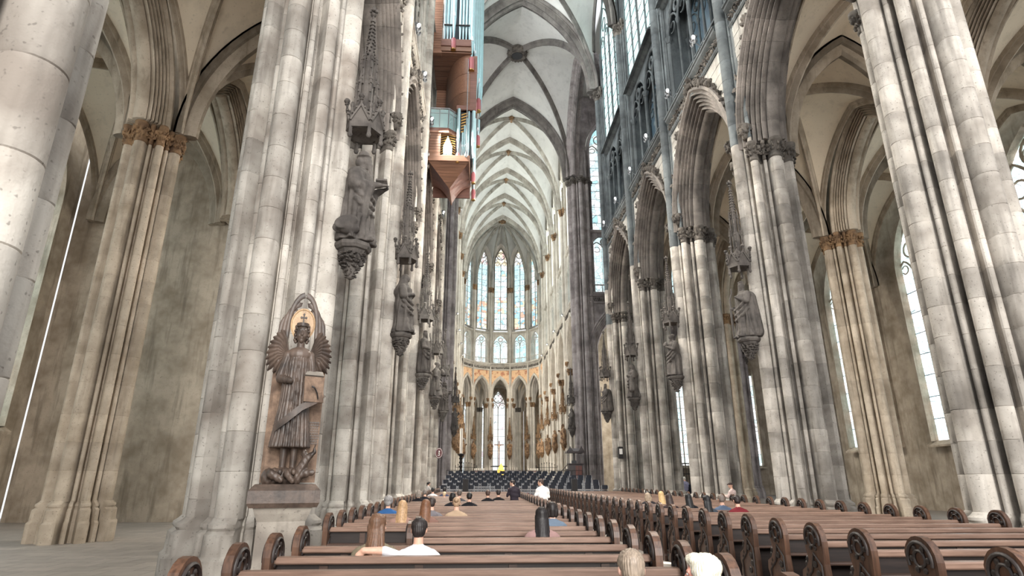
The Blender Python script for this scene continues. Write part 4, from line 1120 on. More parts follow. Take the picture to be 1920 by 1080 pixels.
# ------------------------------------------------------------------ the great angel on its pedestal by the nearest left pier
def angel():
    AX, AY = -5.86, 9.0
    t = empty('angel_sculpture', (AX, AY, 0), -.45 - PI/2 + PI/2, 'brown winged angel sculpture with halo and pleated robe on the left', 'sculpture')
    t.rotation_euler = (0, 0, R2(18)); t.scale = (.7, .85, 1)           # local -Y looks towards the photographer
    am = M['angel']; z0 = 1.72
    b = Blob()                                   # body and robe, 2.3 m tall, front = -Y
    rings = []
    for zz, rx, ry in ((.36, .40, .27), (.42, .39, .26), (.7, .34, .24), (1.0, .29, .21), (1.3, .27, .19), (1.6, .25, .17), (1.72, .2, .12)):
        rings.append([(rx*(1 + .055*math.sin(26*a_))*math.cos(a_), ry*(1 + .055*math.sin(26*a_))*math.sin(a_), z0+zz) for a_ in np.linspace(0, 2*PI, 209)[:-1]])
    b.mb.loft(rings); b.ell((0, 0, z0+1.72), (.27, .16, .13))
    b.cap((0, 0, z0+1.75), (0, -.02, z0+1.98), .085, .075)
    for s in (-1, 1): b.cap((s*.1, 0, z0+.05), (s*.1, 0, z0+.5), .06, .08); b.cap((s*.1, 0, z0+.03), (s*.13, -.2, z0+.02), .06, .045)
    b.cap((.24, 0, z0+1.7), (.36, -.02, z0+1.3), .09, .075); b.cap((.36, -.02, z0+1.3), (.28, -.22, z0+1.12), .07, .05)
    b.cap((-.24, 0, z0+1.7), (-.35, -.06, z0+1.35), .09, .075); b.cap((-.35, -.06, z0+1.35), (-.12, -.25, z0+1.3), .07, .045)
    def pl(co):
        z = co[:, 2]; u = np.arctan2(co[:, 0], -co[:, 1]+.0)
        w = np.clip((z - z0 - .4)/.05, 0, 1)*np.clip((z0+1.7 - z)/.2, 0, 1)*(np.abs(co[:, 0]) < .31)
        return .004*np.sin(60*u)*w
    put('robe_figure', b.mesh('robe_figure', am, .013, 2, pl), t)
    h = Blob(); hz = z0 + 2.05                     # head
    h.ell((0, -.02, hz), (.125, .125, .15)); h.cap((0, -.07, hz-.08), (0, -.09, hz-.11), .07, .05); h.cap((0, -.135, hz+.02), (0, -.155, hz-.03), .016, .02)
    for s in (-1, 1): h.ell((s*.105, .0, hz), (.02, .03, .04)); h.ell((s*.045, -.115, hz+.045), (.04, .02, .012)); h.ell((s*.042, -.118, hz+.015), (.022, .016, .013)); h.ell((s*.055, -.1, hz-.04), (.03, .03, .03))
    h.ell((0, -.133, hz-.065), (.032, .018, .01)); h.ell((0, -.13, hz-.082), (.028, .018, .01))
    put('head', h.mesh('head', am, .007, 2), t)
    mb = MB()
    for i in range(46):                          # curls
        a = random.uniform(-.3, PI+.3); zz = random.uniform(-.1, .14); r = .12
        mb.ell((r*math.cos(a)*1.05, .02 + r*abs(math.sin(a)), hz+zz), (.035, .035, .035), 6, 4)
    for s in (-1, 1):
        for i in range(7): mb.ell((s*(.115+.02*(i % 2)), -.03+.02*(i % 3), hz+.08-.035*i), (.035, .035, .03), 6, 4)
    mb.build('hair', am, t, 60)
    mb = MB(); torus_ring(mb, [(.105, 0), (.125, 0), (.13, .05), (.112, .05)], 16); mb.tube([(0, -.12, .05), (0, -.12, .17)], .014, 6); mb.tube([(-.045, -.12, .125), (.045, -.12, .125)], .014, 6)
    for p in ((0, -.12, .175), (-.05, -.12, .125), (.05, -.12, .125)): mb.ell(p, (.022, .018, .022), 6, 4)
    mb.build('crown', am, t, 40, (0, -.01, hz+.11))
    mb = MB(); mb.lathe([(.25, 0), (.26, .02), (.235, .03), (.225, .018), (.02, .018)], (0, 0), 32); o = mb.build('halo', M['halo'], t, 40, (0, .1, hz+.17)); o.rotation_euler = (PI/2, 0, 0)
    for s in (-1, 1):                            # wings: a tall bow over the halo and a fan of feathers
        wt = empty('wing'); wt.parent = t
        for q in range(3):
            R0 = .3 + .075*q; top = hz + .66 - .13*q
            pts = [(s*(.02 + .3*q*.25), .16+.02*q, top)] + [(s*(R0*math.sin(a)), .16+.02*q, hz+.12 + (top-hz-.12)*math.cos(a)) for a in np.linspace(.25, PI/2, 7)] + [(s*(R0+.02), .16, hz-.2), (s*(R0-.04), .14, hz-.45)]
            mb = MB(); mb.sweep(pts, [(-.035, -.04), (.03, -.045), (.05, 0), (.03, .045), (-.035, .04)], (0, -1, 0)); mb.build('feather', am, wt, 50)
        for i in range(13):
            a = R2(62 - i*11.5); L = .46 if i < 9 else .38 - .03*(i-9)
            c = Vector((s*.22, .12, hz - .34)); d = Vector((s*math.cos(a), 0, math.sin(a))); sd = Vector((0, -1, 0)); nn = d.cross(sd)
            mb = MB(); rings = []
            for q, wv in ((0, .02), (.15, .03), (.5, .045), (.85, .05), (1, .015)):
                p = c + d*(L*q) + Vector((0, 0, .08*math.sin(q*PI)))
                rings.append([tuple(p + nn*(wv*u) + sd*v) for u, v in ((-1, 0), (-.4, .028), (0, .036), (.4, .028), (1, 0), (0, -.02))])
            mb.loft(rings); mb.build('feather', am, wt, 40)
    mb = MB()                                    # open codex with a seal on the arm
    mb.add([(.16, -.3, z0+1.0), (.56, -.2, z0+1.0), (.52, -.12, z0+1.36), (.14, -.2, z0+1.36), (.17, -.36, z0+1.0), (.57, -.26, z0+1.0), (.53, -.18, z0+1.38), (.15, -.26, z0+1.38)], [(0,3,2,1),(4,5,6,7),(0,1,5,4),(1,2,6,5),(2,3,7,6),(3,0,4,7)])
    mb.build('codex', M['slab'], t)
    mb = MB(); mb.add([(.13, -.2, z0+1.37), (.53, -.12, z0+1.37), (.5, -.02, z0+1.45), (.18, -.05, z0+1.46), (.15, -.27, z0+1.4), (.54, -.19, z0+1.4), (.51, -.04, z0+1.48), (.19, -.07, z0+1.49)], [(0,3,2,1),(4,5,6,7),(0,1,5,4),(1,2,6,5),(2,3,7,6),(3,0,4,7)]); mb.build('page_edges', M['plinth'], t)
    mb = MB(); mb.tube([(.3, -.36, z0+1.22), (.36, -.36, z0+1.2), (.42, -.33, z0+1.13), (.45, -.31, z0+1.05)], .014, 6); mb.build('clasp', M['iron'], t)
    mb = MB(); mb.sweep([(-.34, -.2, z0+.62), (-.1, -.3, z0+.76), (.15, -.31, z0+.92), (.4, -.27, z0+1.02), (.56, -.2, z0+1.12)], [(-.02, -.05), (.02, -.05), (.02, .05), (-.02, .05)], (0, -1, 0)); mb.build('sash', am, t, 40)
    mb = MB(); mb.box(.05, .58, .17, .3, z0-.12, hz-.3); mb.box(-.5, .05, .17, .3, z0-.12, hz-.3); mb.build('slab', M['slab'], t)
    mb = MB()                                    # rows of incised lettering, too worn to read
    for r_ in range(9):
        x = .36
        while x < .55:
            wv = random.uniform(.012, .03); mb.box(x, x+wv, .155, .172, z0+.42+r_*.038, z0+.448+r_*.038); x += wv+.01
    mb.build('inscription', am, t)
    b = Blob()                                   # gaping beast under the feet
    b.cap((-.35, -.05, z0-.05), (.2, -.05, z0-.03), .13, .12); b.cap((.2, -.1, z0-.05), (.33, -.14, z0+.16), .11, .08); b.cap((.33, -.14, z0+.18), (.5, -.2, z0+.3), .07, .035); b.cap((.3, -.14, z0), (.5, -.22, z0+.02), .07, .04)
    b.ell((.3, -.14, z0+.28), (.06, .05, .06)); b.cap((-.3, -.2, z0), (-.1, -.28, z0-.08), .07, .05); b.cap((.0, -.2, z0), (.12, -.3, z0-.1), .06, .04); b.cap((.48, -.2, z0+.32), (.5, -.22, z0+.4), .025, .015)
    put('beast', b.mesh('beast', am, .014, 2, lambda co: .006*np.sin(60*co[:, 0])*np.sin(55*co[:, 2])), t)
    p = empty('pedestal', (AX, AY, 0), R2(18), 'moulded stone pedestal under the angel sculpture', 'pedestal'); p.scale = (.7, .85, 1)
    def rect(w_, d_, z): return [(-w_, -d_, z), (w_, -d_, z), (w_, d_, z), (-w_, d_, z)]
    mb = MB(); mb.loft([rect(.62, .5, 1.28), rect(.66, .54, 1.34), rect(.66, .54, 1.5), rect(.6, .48, 1.55), rect(.56, .44, 1.58)]); mb.build('cornice', M['angel'], p)
    mb = MB(); mb.loft([rect(.44, .36, .46), rect(.44, .36, 1.1), rect(.5, .42, 1.2), rect(.54, .46, 1.28)]); mb.build('shaft', M['plinth'], p)
    mb = MB(); mb.loft([rect(.62, .52, 0), rect(.62, .52, .26), rect(.56, .47, .3), rect(.58, .49, .36), rect(.5, .42, .44), rect(.46, .38, .46)]); mb.build('base', M['plinth'], p)
angel()
# ================================================================== ORGAN
def build_organ():
    t = empty('swallow_nest_organ', (0, 0, 0), 0, 'hanging wooden organ with silver pipes high on the left wall', 'organ')
    wd, wr = M['organ'], M['organ_red']
    Y0, Y1 = 27.6, 32.4
    def planks(name, x0, x1, z0, z1, y, th=.06, h=.17, mat=wd, parent=None):
        p = empty(name); p.parent = parent or t
        n = max(1, round((z1-z0)/h)); hh = (z1-z0)/n
        me = cached(('plank', round(x1-x0, 2), round(hh, 3), mat.name), lambda: MB().cbox(0, x1-x0, 0, th, .006, hh-.006, .006).mesh('plank', mat))
        for i in range(n): put('plank', me, p, (x0, y, z0+i*hh))
        return p
    # upper case
    planks('side_panel', -6.1, -5.62, 24.62, 36.0, Y0)
    mb = MB(); mb.box(-5.62, -3.75, Y0+.9, Y1, 25.4, 36); mb.build('upper_case', M['black'], t)
    mb = MB(); mb.cbox(-5.64, -3.95, Y0-.12, Y0+.9, 24.9, 25.36, .02); mb.build('pipe_ledge', wr, t)
    mb = MB(); mb.cbox(-5.66, -3.93, Y0-.05, Y0+.9, 24.6, 24.9, .02); mb.build('ledge_base', wd, t)
    mb = MB(); mb.cbox(-6.12, -5.6, Y0-.02, Y0+.3, 24.46, 24.64, .02); mb.build('ledge_base', wd, t)
    # boards of the soffit under the upper case
    sof = empty('soffit'); sof.parent = t
    n = 16; me = MB().cbox(-6.12, -3.9, 0, (31.1-Y0)/n-.012, 0, .05, .008).mesh('board', wd)
    for i in range(n): put('board', me, sof, (0, Y0+(31.1-Y0)*i/n, 24.5))
    planks('back_panel', -6.1, -5.45, 19.5, 24.5, 31.0)
    # curved wall below the soffit, in bent panels
    cw = empty('curved_wall'); cw.parent = t
    pts = [(-4.0 - 1.5*math.sin(a)**1.0, 27.75 + 3.3*(1-math.cos(a))) for a in np.linspace(0, PI/2, 12)]
    for j in range(3):
        z0, z1 = 20.85 + j*1.22, 20.85 + (j+1)*1.22 - .02
        mb = MB(); mb.loft([[(x, y, z0) for x, y in pts] + [(x+.08, y+.1, z0) for x, y in reversed(pts)], [(x, y, z1) for x, y in pts] + [(x+.08, y+.1, z1) for x, y in reversed(pts)]]); mb.build('bent_panel', M['organ'], cw, 40)
    mb = MB(); mb.prism([(-3.98, 27.8), (-3.6, 27.8), (-3.6, 32.2), (-5.4, 32.2), (-5.4, 31.2), (-4.4, 29.6)], 20.85, 24.5); mb.build('inner_case', wr, t)
    # pipes: body, foot, mouth
    def pipe(x, y, z0, L, r, foot=.9, red=None, mouth=1, label=None):
        p = empty('organ_pipe', (x, y, z0)); p.parent = t
        me = cached(('pipe', round(r, 3), round(L, 2), round(foot, 2)), lambda: MB().lathe([(r*.3, 0), (r, foot), (r, foot+.02), (r, L), (r*.9, L)], (0, 0), 12).mesh('pipe_body', M['pipe'], 40))
        put('pipe_body', me, p)
        me = cached(('mouth', round(r, 3)), lambda: MB().add([(-r*.55, -r*.9, 0), (r*.55, -r*.9, 0), (r*.4, -r*1.08, r*1.6), (-r*.4, -r*1.08, r*1.6)], [(0, 1, 2, 3)]).cbox(-r*.6, r*.6, -r*1.12, -r*.7, -r*.5, -r*.1, .005).mesh('pipe_mouth', M['chrome']))
        put('pipe_mouth', me, p, (0, 0, foot + .05))
        if red:
            me = cached(('boot', round(r, 3), red), lambda: MB().lathe([(r*.75, -red), (r*1.12, -red), (r*1.12, -.05), (r*.4, .08)], (0, 0), 14).mesh('pipe_boot', M['pipe_red'], 40)); put('pipe_boot', me, p)
            me = cached(('bring', round(r, 3)), lambda: MB().lathe([(r*.6, -.02), (r*1.15, -.02), (r*1.15, .04), (r*.6, .04)], (0, 0), 14).mesh('pipe_ring', M['brass'], 40)); put('pipe_ring', me, p, (0, 0, -red))
        return p
    for i, x in enumerate(np.linspace(-5.5, -4.08, 9)):
        if i == 4: continue
        pipe(x, Y0+.25, 25.36, 10.4, .075, 1.2 + .0*i)
    pipe(-4.95, Y0-.12, 25.36, 10.4, .125, 1.5, .75)
    mb = MB(); mb.box(-5.55, -4.0, Y0+.1, Y0+.16, 26.5, 26.58); mb.build('pipe_rail', M['iron'], t)
    # pipes of the long south face
    for i, (x, y, z, L, r, rd) in enumerate(((-3.92, 27.75, 24.3, 11, .15, .85), (-3.72, 28.3, 23.9, 11, .1, None), (-3.62, 28.9, 23.0, 12, .12, None), (-3.5, 29.4, 22.75, 12, .14, .8), (-3.42, 30.0, 22.9, 12, .11, None), (-3.38, 30.6, 23.1, 12, .11, None), (-3.4, 31.3, 23.3, 12, .11, None), (-3.42, 31.9, 23.3, 12, .11, None))):
        pipe(x, y, z, L, r, 1.1, rd)
    mb = MB(); mb.box(-3.98, -3.7, 28.0, 32.3, 22.6, 22.95); mb.build('south_ledge', wr, t)
    for i, (x, y, z) in enumerate(((-3.68, 28.2, 21.7), (-3.5, 30.2, 20.8))): pipe(x, y, z, 1.1, .11, .3, .7)
    # balcony
    mb = MB(); mb.prism([(-6.1, Y0), (-5.05, Y0), (-4.55, Y0+.55), (-4.55, 31), (-6.1, 31)], 19.42, 19.62); mb.build('balcony_floor', wr, t)
    mb = MB(); mb.prism([(-6.12, Y0-.05), (-5.03, Y0-.05), (-4.5, Y0+.52), (-4.5, 31), (-6.12, 31)], 19.3, 19.42); mb.build('balcony_cornice', wd, t)
    mb = MB(); mb.tube([(-6.08, Y0+.02, 20.85), (-5.06, Y0+.02, 20.85), (-4.58, Y0+.56, 20.85)], .03, 8); mb.tube([(-6.08, Y0+.02, 20.55), (-5.06, Y0+.02, 20.55), (-4.58, Y0+.56, 20.55)], .012, 6)
    for x, y in ((-6.05, Y0+.02), (-5.55, Y0+.02), (-5.06, Y0+.02), (-4.8, Y0+.3), (-4.58, Y0+.56)): mb.tube([(x, y, 19.6), (x, y, 20.85)], .018, 6)
    mb.build('balcony_railing', M['alu'], t, 60)
    for (xa, ya), (xb, yb) in (((-6.05, Y0+.05), (-5.1, Y0+.05)), ((-5.04, Y0+.08), (-4.6, Y0+.58))):
        mb = MB(); mb.loft([[(xa, ya, 19.66), (xb, yb, 19.66), (xb, yb+.015, 19.66), (xa, ya+.015, 19.66)], [(xa, ya, 20.8), (xb, yb, 20.8), (xb, yb+.015, 20.8), (xa, ya+.015, 20.8)]]); mb.build('glass_panel', M['railglass'], t)
    # lower case
    planks('lower_panel', -6.05, -5.45, 17.95, 19.3, Y0, mat=wd)
    mb = MB(); mb.box(-6.0, -4.6, Y0+.5, 30.4, 17.7, 19.3); mb.build('lower_case', wr, t)
    mb = MB(); mb.cbox(-6.08, -3.88, Y0-.06, 30.5, 17.58, 17.94, .02); mb.build('case_base', wd, t)
    mb = MB(); mb.box(-5.45, -4.68, Y0+.28, Y0+.32, 17.95, 19.3); mb.build('niche_back', M['black'], t)
    # striped lattice either side of the little pipes
    for s in (-1, 1):
        for i in range(9):
            z = 17.98 + i*.15; wv = .16 if i < 4 else .16 + .055*(i-3)
            x0 = -5.065 + s*.385; x1 = x0 - s*wv
            mb = MB(); a_, b_ = sorted((x0, x1)); mb.ext_y([(a_, z + (.1 if s > 0 else 0)), (b_, z + (0 if s > 0 else .1)), (b_, z + (.07 if s > 0 else .17)), (a_, z + (.17 if s > 0 else .07))], Y0+.2, Y0+.23); mb.build('lattice_slat', M['brass'], t)
    for i in range(9):
        u = (i-4)/4; pipe(-5.065 + u*.22, Y0+.12, 17.95, 1.2 - .55*abs(u), .026, .35 + .12*(1-abs(u)))
    mb = MB(); mb.cbox(-4.62, -3.75, Y0+.3, 30.4, 17.94, 20.85, .02); mb.build('pipe_tower', M['black'], t)
    mb = MB(); mb.cbox(-4.66, -3.66, Y0+.1, 30.5, 20.85, 21.15, .02); mb.build('tower_cap', wr, t)
    for i, x in enumerate(np.linspace(-4.3, -3.98, 4)): pipe(x, Y0+.18, 17.95, 1.5 + .45*i, .055, .6)
    for s in range(7):
        z = 19.5 + s*.18; mb = MB(); mb.ext_y([(-4.4, z), (-4.02, z+.16), (-4.02, z+.24), (-4.4, z+.08)], Y0+.25, Y0+.28); mb.build('lattice_slat', M['brass'], t)
    pipe(-4.52, Y0+.05, 18.1, 2.75, .09, .9, .55)
    for i, (y, z, L) in enumerate(((27.75, 17.9, 2.9), (28.3, 17.3, 3.4), (28.9, 17.0, 3.8), (29.5, 16.9, 3.9), (30.1, 16.7, 4.0))): pipe(-3.72 + .04*(i % 2), y, z, L, .1, .9, .6 if i in (1, 3) else None)
    # funnel under the lower case
    A, Bp = Vector((-6.05, Y0, 17.6)), Vector((-3.9, Y0, 17.6)); K1, K2 = Vector((-4.97, 28.7, 16.55)), Vector((-4.9, 29.9, 16.2)); Cc, Dd = Vector((-6.05, 30.5, 17.6)), Vector((-3.85, 30.5, 17.6))
    fb = empty('front_boards'); fb.parent = t; n = 9
    for i in range(n):
        q0, q1 = i/n, (i+.94)/n
        a0, b0, a1, b1 = A.lerp(K1, q0), Bp.lerp(K1, q0), A.lerp(K1, q1), Bp.lerp(K1, q1)
        mb = MB(); up = Vector((0, .03, .03)); mb.loft([[tuple(a0), tuple(b0), tuple(b1), tuple(a1)], [tuple(a0+up), tuple(b0+up), tuple(b1+up), tuple(a1+up)]]); mb.build('board', wd, fb)
    for nm, F, Kx in (('left', (A, Cc), 0), ('right', (Bp, Dd), 0)):
        wing = empty('funnel_wing'); wing.parent = t
        for j in range(3):
            mb = MB(); G = []
            for u in np.linspace(j/3, (j+.97)/3, 4):
                e0 = F[0].lerp(F[1], u); e1 = K1.lerp(K2, u); r = []
                for v in np.linspace(0, 1, 9):
                    p = e0.lerp(e1, v); p = p + Vector((0, 0, .28*math.sin(PI*v))); r.append(tuple(p))
                G.append(r)
            mb.grid(G); G2 = [[(x, y, z+.05) for x, y, z in r] for r in G]; mb.grid(G2); mb.build('wing_panel', wr, wing, 40)
    mb = MB(); mb.tube([tuple(K1), tuple(K2)], [.04, .05], 6); mb.build('keel', wd, t)
    mb = MB(); mb.box(-6.0, -3.9, 30.45, 30.55, 16.9, 17.6); mb.build('back_board', wr, t)
    for x, y, z0, z1 in ((-6.08, Y0-.1, 17.9, 23.0), (-4.08, Y0-.12, 17.9, 24.0)):
        mb = MB(); mb.tube([(x, y, z0), (x, y, z1)], .022, 6); mb.ell((x, y, z0), (.09, .06, .13), 8, 5); mb.build('hanging_rod', M['alu'], t, 60)
    return t
build_organ()

# ================================================================== SPOTLIGHTS on the gallery ledge
def spotlight(loc, aim, power, label, arm, two=True):
    t = empty('spotlight', loc, 0, label, 'lamp', 'spotlights along the galleries')
    a = Vector(arm)
    mb = MB(); mb.tube([tuple(a), (0, 0, 0)], .025, 6); mb.lathe([(.07, -.02), (.07, .02)], (a.x, a.y), 8); mb.build('bracket', M['alu'], t, 60)
    heads = [(-.13, .1), (.13, -.1), (.12, .14), (-.12, -.12)] if two else [(0, 0)]
    d = Vector(aim).normalized(); q = d.to_track_quat('Z', 'Y')
    for i, (u, v) in enumerate(heads):
        mb = MB(); mb.lathe([(.05, -.2), (.08, -.16), (.1, 0), (.095, 0), (.07, -.05)], (0, 0), 12); o = mb.build('lamp_head', M['alu'], t, 40); o.location = (0, u, v); o.rotation_mode = 'QUATERNION'; o.rotation_quaternion = q
        if i == 0:
            mb = MB(); mb.ell((0, 0, -.01), (.06, .06, .045), 10, 6); g = mb.build('bulb', M['lamp'], o)
    l = bpy.data.lights.new('lamp_light', 'SPOT'); l.energy = power; l.color = (1, .93, .82); l.spot_size = R2(110); l.spot_blend = .9; l.shadow_soft_size = .15
    lo = bpy.data.objects.new('lamp_light', l); COL.objects.link(lo); lo.parent = t; lo.location = tuple(d*.25); lo.rotation_mode = 'QUATERNION'; lo.rotation_quaternion = (-d).to_track_quat('Z', 'Y')
    return t
for i, (y, nm) in enumerate(((20.7, 'nearest on the right gallery ledge'), (24.4, 'second on the right gallery ledge'), (28.4, 'third on the right gallery ledge'), (32.1, 'fourth on the right gallery ledge'), (36.2, 'fifth on the right gallery ledge'), (40.1, 'sixth on the right gallery ledge'))):
    spotlight((5.9, y, 19.86), (-.85, -.2, -.6), 2500, 'small bright spotlight, %s' % nm, (.55, .0, -.4), True)
for i, (x, y, z, nm) in enumerate(((-5.95, 20.5, 19.75, 'left gallery ledge, nearest'), (-5.95, 23.6, 19.75, 'left gallery ledge, beside the organ case'), (-5.9, 27.25, 19.75, 'lit under the organ balcony'), (-5.95, 35.6, 19.75, 'left gallery ledge, below the organ funnel'), (-5.95, 38.8, 19.75, 'left wall, lowest one past the organ'))):
    spotlight((x, y, z), (.75, -.25, -.75), 2500, 'small spotlight, %s' % nm, (-.55, 0, -.35), True)

for s in (-1, 1):
    for k in range(7, 11):
        o = spotlight((s*5.75, row(k) - .9, 18.9), (-s*.75, .35, -.65), 800, 'small warm spotlight on the %s choir wall, %s from the crossing' % (SIDE[s][1], ORD[k-7]), (s*.5, .3, -.2), False)
# ================================================================== PEWS
PW = {}
def pew_end_mesh():
    """carved bench end: round head, curved arm, recessed tracery panel; lies in the YZ plane, thickness along X"""
    def f():
        o = []
        out = [(-.30, 0), (-.30, .1), (-.27, .14), (-.27, .55), (-.25, .72), (-.26, .9)]
        out += [(-.06 + .2*math.cos(a), .96 + .2*math.sin(a)) for a in np.linspace(PI, .25, 10)]
        out += [(.12, .86), (.08, .74), (.14, .66), (.26, .6), (.28, .5), (.24, .42), (.27, .36), (.27, .14), (.30, .1), (.30, 0)]
        mb = MB(); mb.ext_x(out, -.035, .035)
        return mb.mesh('pew_end', M['pew_end'])
    return cached('pew_end', f)
def pew_carve_mesh():
    def f():
        mb = MB()
        for s in (-1, 1):
            x = s*.04
            mb.tube([(x, -.06 + .15*math.cos(a), .96 + .15*math.sin(a)) for a in np.linspace(-.4, PI+.3, 14)], .018, 6)
            mb.tube([(x, -.06 + .07*math.cos(a), .97 + .07*math.sin(a)) for a in np.linspace(0, 2*PI, 11)[:-1]], .016, 6, True)
            for k in range(6): a = k*PI/3; mb.ell((x, -.06 + .1*math.cos(a), .965 + .1*math.sin(a)), (.016, .03, .03), 6, 4)
            mb.tube([(x, -.2, .2), (x, -.2, .7), (x, -.06, .82), (x, .02, .62), (x, .18, .5), (x, .18, .2)], .014, 6)
            for k in range(5): mb.ell((x, -.1 + .05*math.sin(k*2), .3+.1*k), (.014, .06, .045), 6, 4)
        for k in range(4): mb.ell((0, .13+.03*(k % 2), .74-.06*k), (.05, .05, .045), 6, 4)
        return mb.mesh('carving', M['pew_dark'], 60)
    return cached('pew_carve', f)
def pew(x0, x1, y, label, group, front=False):
    """y = the top rail; people sit on the far (+y) side"""
    t = empty('church_pew', ((x0+x1)/2, y, 0), 0, label, 'pew', group); h = (x1-x0)/2; k = round(h, 2)
    def mk(nm, mat, fn): put(nm, cached(('pew', nm, k), lambda: fn(MB()).mesh(nm, mat)), t)
    mk('top_rail', M['pew_top'], lambda mb: mb.cbox(-h, h, -.07, .055, .885, .95, .012))
    mk('back_panel', M['pew_dark'], lambda mb: mb.box(-h, h, .0, .035, .2, .9))
    mk('shelf', M['pew'], lambda mb: mb.cbox(-h, h, -.15, .0, .7, .73, .008))
    mk('seat', M['pew'], lambda mb: mb.cbox(-h, h, .03, .42, .41, .45, .01))
    mk('kneeler', M['pew'], lambda mb: mb.cbox(-h, h, -.36, -.22, .15, .2, .01))
    mk('back_stile', M['pew'], lambda mb: [mb.box(-h + (i+.5)*2*h/4 - .04, -h + (i+.5)*2*h/4 + .04, -.02, .0, .2, .87) for i in range(4)] and mb)
    for s in (-1, 1):
        e = put('pew_end', pew_end_mesh(), t, (s*(h+.035), .06, 0)); put('carving', pew_carve_mesh(), e)
    return t
PEW_Y = [3.5 + .9*i for i in range(39)]
for i, y in enumerate(PEW_Y):
    xl = -5.0 if y < 7.5 else -3.9 if y < 9.4 else -5.35
    if y > 36.5: continue
    pew(xl, -1.42, y, 'long oak pew left of the centre aisle, %s row from the photographer' % ORD[i], 'pews left of the centre aisle')
for i, y in enumerate(PEW_Y):
    if y < 4 or y > 37: continue
    pew(.92, 5.5, y + .25, 'long oak pew right of the centre aisle, %s row from the photographer' % ORD[i-1], 'pews right of the centre aisle')
# rope across the gap between two bench ends
t = empty('aisle_rope', (-1.3, 6.5, 0), 0, 'frayed pale rope tied to a carved bench end beside the aisle', 'rope')
mb = MB(); mb.tube([(-.05, 0, .86), (.06, .1, .82), (.2, .25, .8), (.42, .3, .78)], [.02, .016, .012, .008], 6); mb.build('cord', M['candle'], t, 60)

# ================================================================== STAGE AND CHAIRS in the crossing
NROW = 7
st = empty('podium', (0, 0, 0), 0, 'low grey stepped stage across the crossing under the black chairs', 'stage')
for i in range(NROW):
    y0 = 41.3 + i*1.55; z = .42 + .17*i; y1 = 41.3 + NROW*1.55 + .6 if i == NROW-1 else y0 + 1.55
    mb = MB(); mb.cbox(-6.0, 5.95, y0, y1, 0, z, .02); mb.build('step', M['podium'], st)
    mb = MB(); mb.box(-6.0, 5.95, y0-.012, y0, z-.06, z-.005); mb.build('step_edge', M['podium_edge'], st)
mb = MB(); mb.cbox(-1.5, 6.0, 40.9, 41.28, 0, .2, .02); tag(mb.build('stage_step', M['podium_edge']), 'long pale step in front of the stage', 'step')
def chair_proto():
    t = empty('stage_chair', (0, 0, 0), 0, 'chair', 'chair', 'black chairs on the stage')
    mb = MB(); G = []
    rings = [[(x, y, z + (.02 if abs(x) < .1 else 0)) for x, y in ((-.2, -.2), (.2, -.2), (.21, .2), (-.21, .2))] for z in (.43, .46)]; mb.loft(rings); mb.build('seat', M['chair'], t)
    mb = MB()                                      # curved backrest towards the viewer
    def bk(z, s, dy): return [(.22*s*math.sin(a), -.2 + dy - .05*(math.cos(a)), z) for a in np.linspace(-1.2, 1.2, 7)] + [(.2*s*math.sin(a), -.17 + dy - .05*math.cos(a), z) for a in np.linspace(1.2, -1.2, 7)]
    mb.loft([bk(.58, .9, -.02), bk(.63, 1, -.03), bk(.77, 1, -.05), bk(.84, .85, -.07)]); mb.build('backrest', M['chair'], t, 50)
    mb = MB()
    for s in (-1, 1): mb.tube([(s*.22, -.24, 0), (s*.22, -.2, .44), (s*.22, -.29, .6), (s*.225, -.31, .8)], .018, 5); mb.tube([(s*.22, .2, 0), (s*.22, .16, .44), (s*.22, -.2, .45)], .014, 5)
    mb.tube([(-.22, -.22, .3), (.22, -.22, .3)], .01, 5); mb.build('leg_frame', M['chrome'], t, 60)
    return t
proto = chair_proto(); first = True
for i in range(NROW):
    y = 41.3 + i*1.55 + .75; z = .42 + .17*i; n = 19
    for j in range(n):
        x = -5.45 + j*.605 + (.3 if i % 2 else 0) + random.uniform(-.04, .04)
        if x > 5.7: continue
        if i >= 5 and x > 4.3: continue
        if i == 0 and j in (4, 5): continue            # the stair gap
        lb = 'black stage chair with chrome legs, %s row, %s from the left' % (ORD[i], ORD[j])
        c = proto if first else copy_tree(proto)
        first = False; c.location = (x, y, z + .002); c.rotation_euler = (0, 0, random.uniform(-.08, .08)); c['label'] = lb
# steps and rails on the stage front
for x, nm in ((-2.9, 'left of the middle'),):
    t = empty('stage_stair', (x, 40.45, 0), 0, 'small metal stair with grey treads, %s' % nm, 'stair')
    for i in range(3):
        mb = MB(); mb.cbox(-.5, .5, 0.16*i, .16*i+.3, .12+.14*i, .16+.14*i, .01); mb.build('tread', M['podium_edge'], t)
    for s in (-1, 1):
        mb = MB(); mb.tube([(s*.52, 0, .21), (s*.52, 0, .95), (s*.52, .4, 1.25), (s*.52, .4, .42)], .02, 6); mb.box(s*.52-.02, s*.52+.02, 0, .5, 0, .16); mb.build('handrail', M['alu'], t, 60)
t = empty('stage_railing', (0, 52.75, 0), 0, 'thin dark railing behind the last row of chairs', 'railing')
for x in np.linspace(-5.9, 5.8, 14):
    mb = MB(); mb.tube([(x, 0, 1.44), (x, 0, 2.35)], .02, 6); mb.build('post', M['iron'], t)
for z in (2.35, 1.95): mb = MB(); mb.tube([(-5.9, 0, z), (5.8, 0, z)], .018, 6); mb.build('rail', M['iron'], t)
# lectern stands and music desks in front
for x, y, nm in ((-4.0, 41.55, 'beside the stair'), (3.3, 41.55, 'on the right of the stage')):
    t = empty('speaker_box', (x, y, .43), 0, 'black loudspeaker column %s' % nm, 'loudspeaker'); mb = MB(); mb.cbox(-.2, .2, -.2, .14, 0, 1.25, .02); mb.build('cabinet', M['black'], t); mb = MB(); mb.cbox(-.17, .17, -.225, -.2, .1, 1.2, .005); mb.build('grille', M['iron'], t)

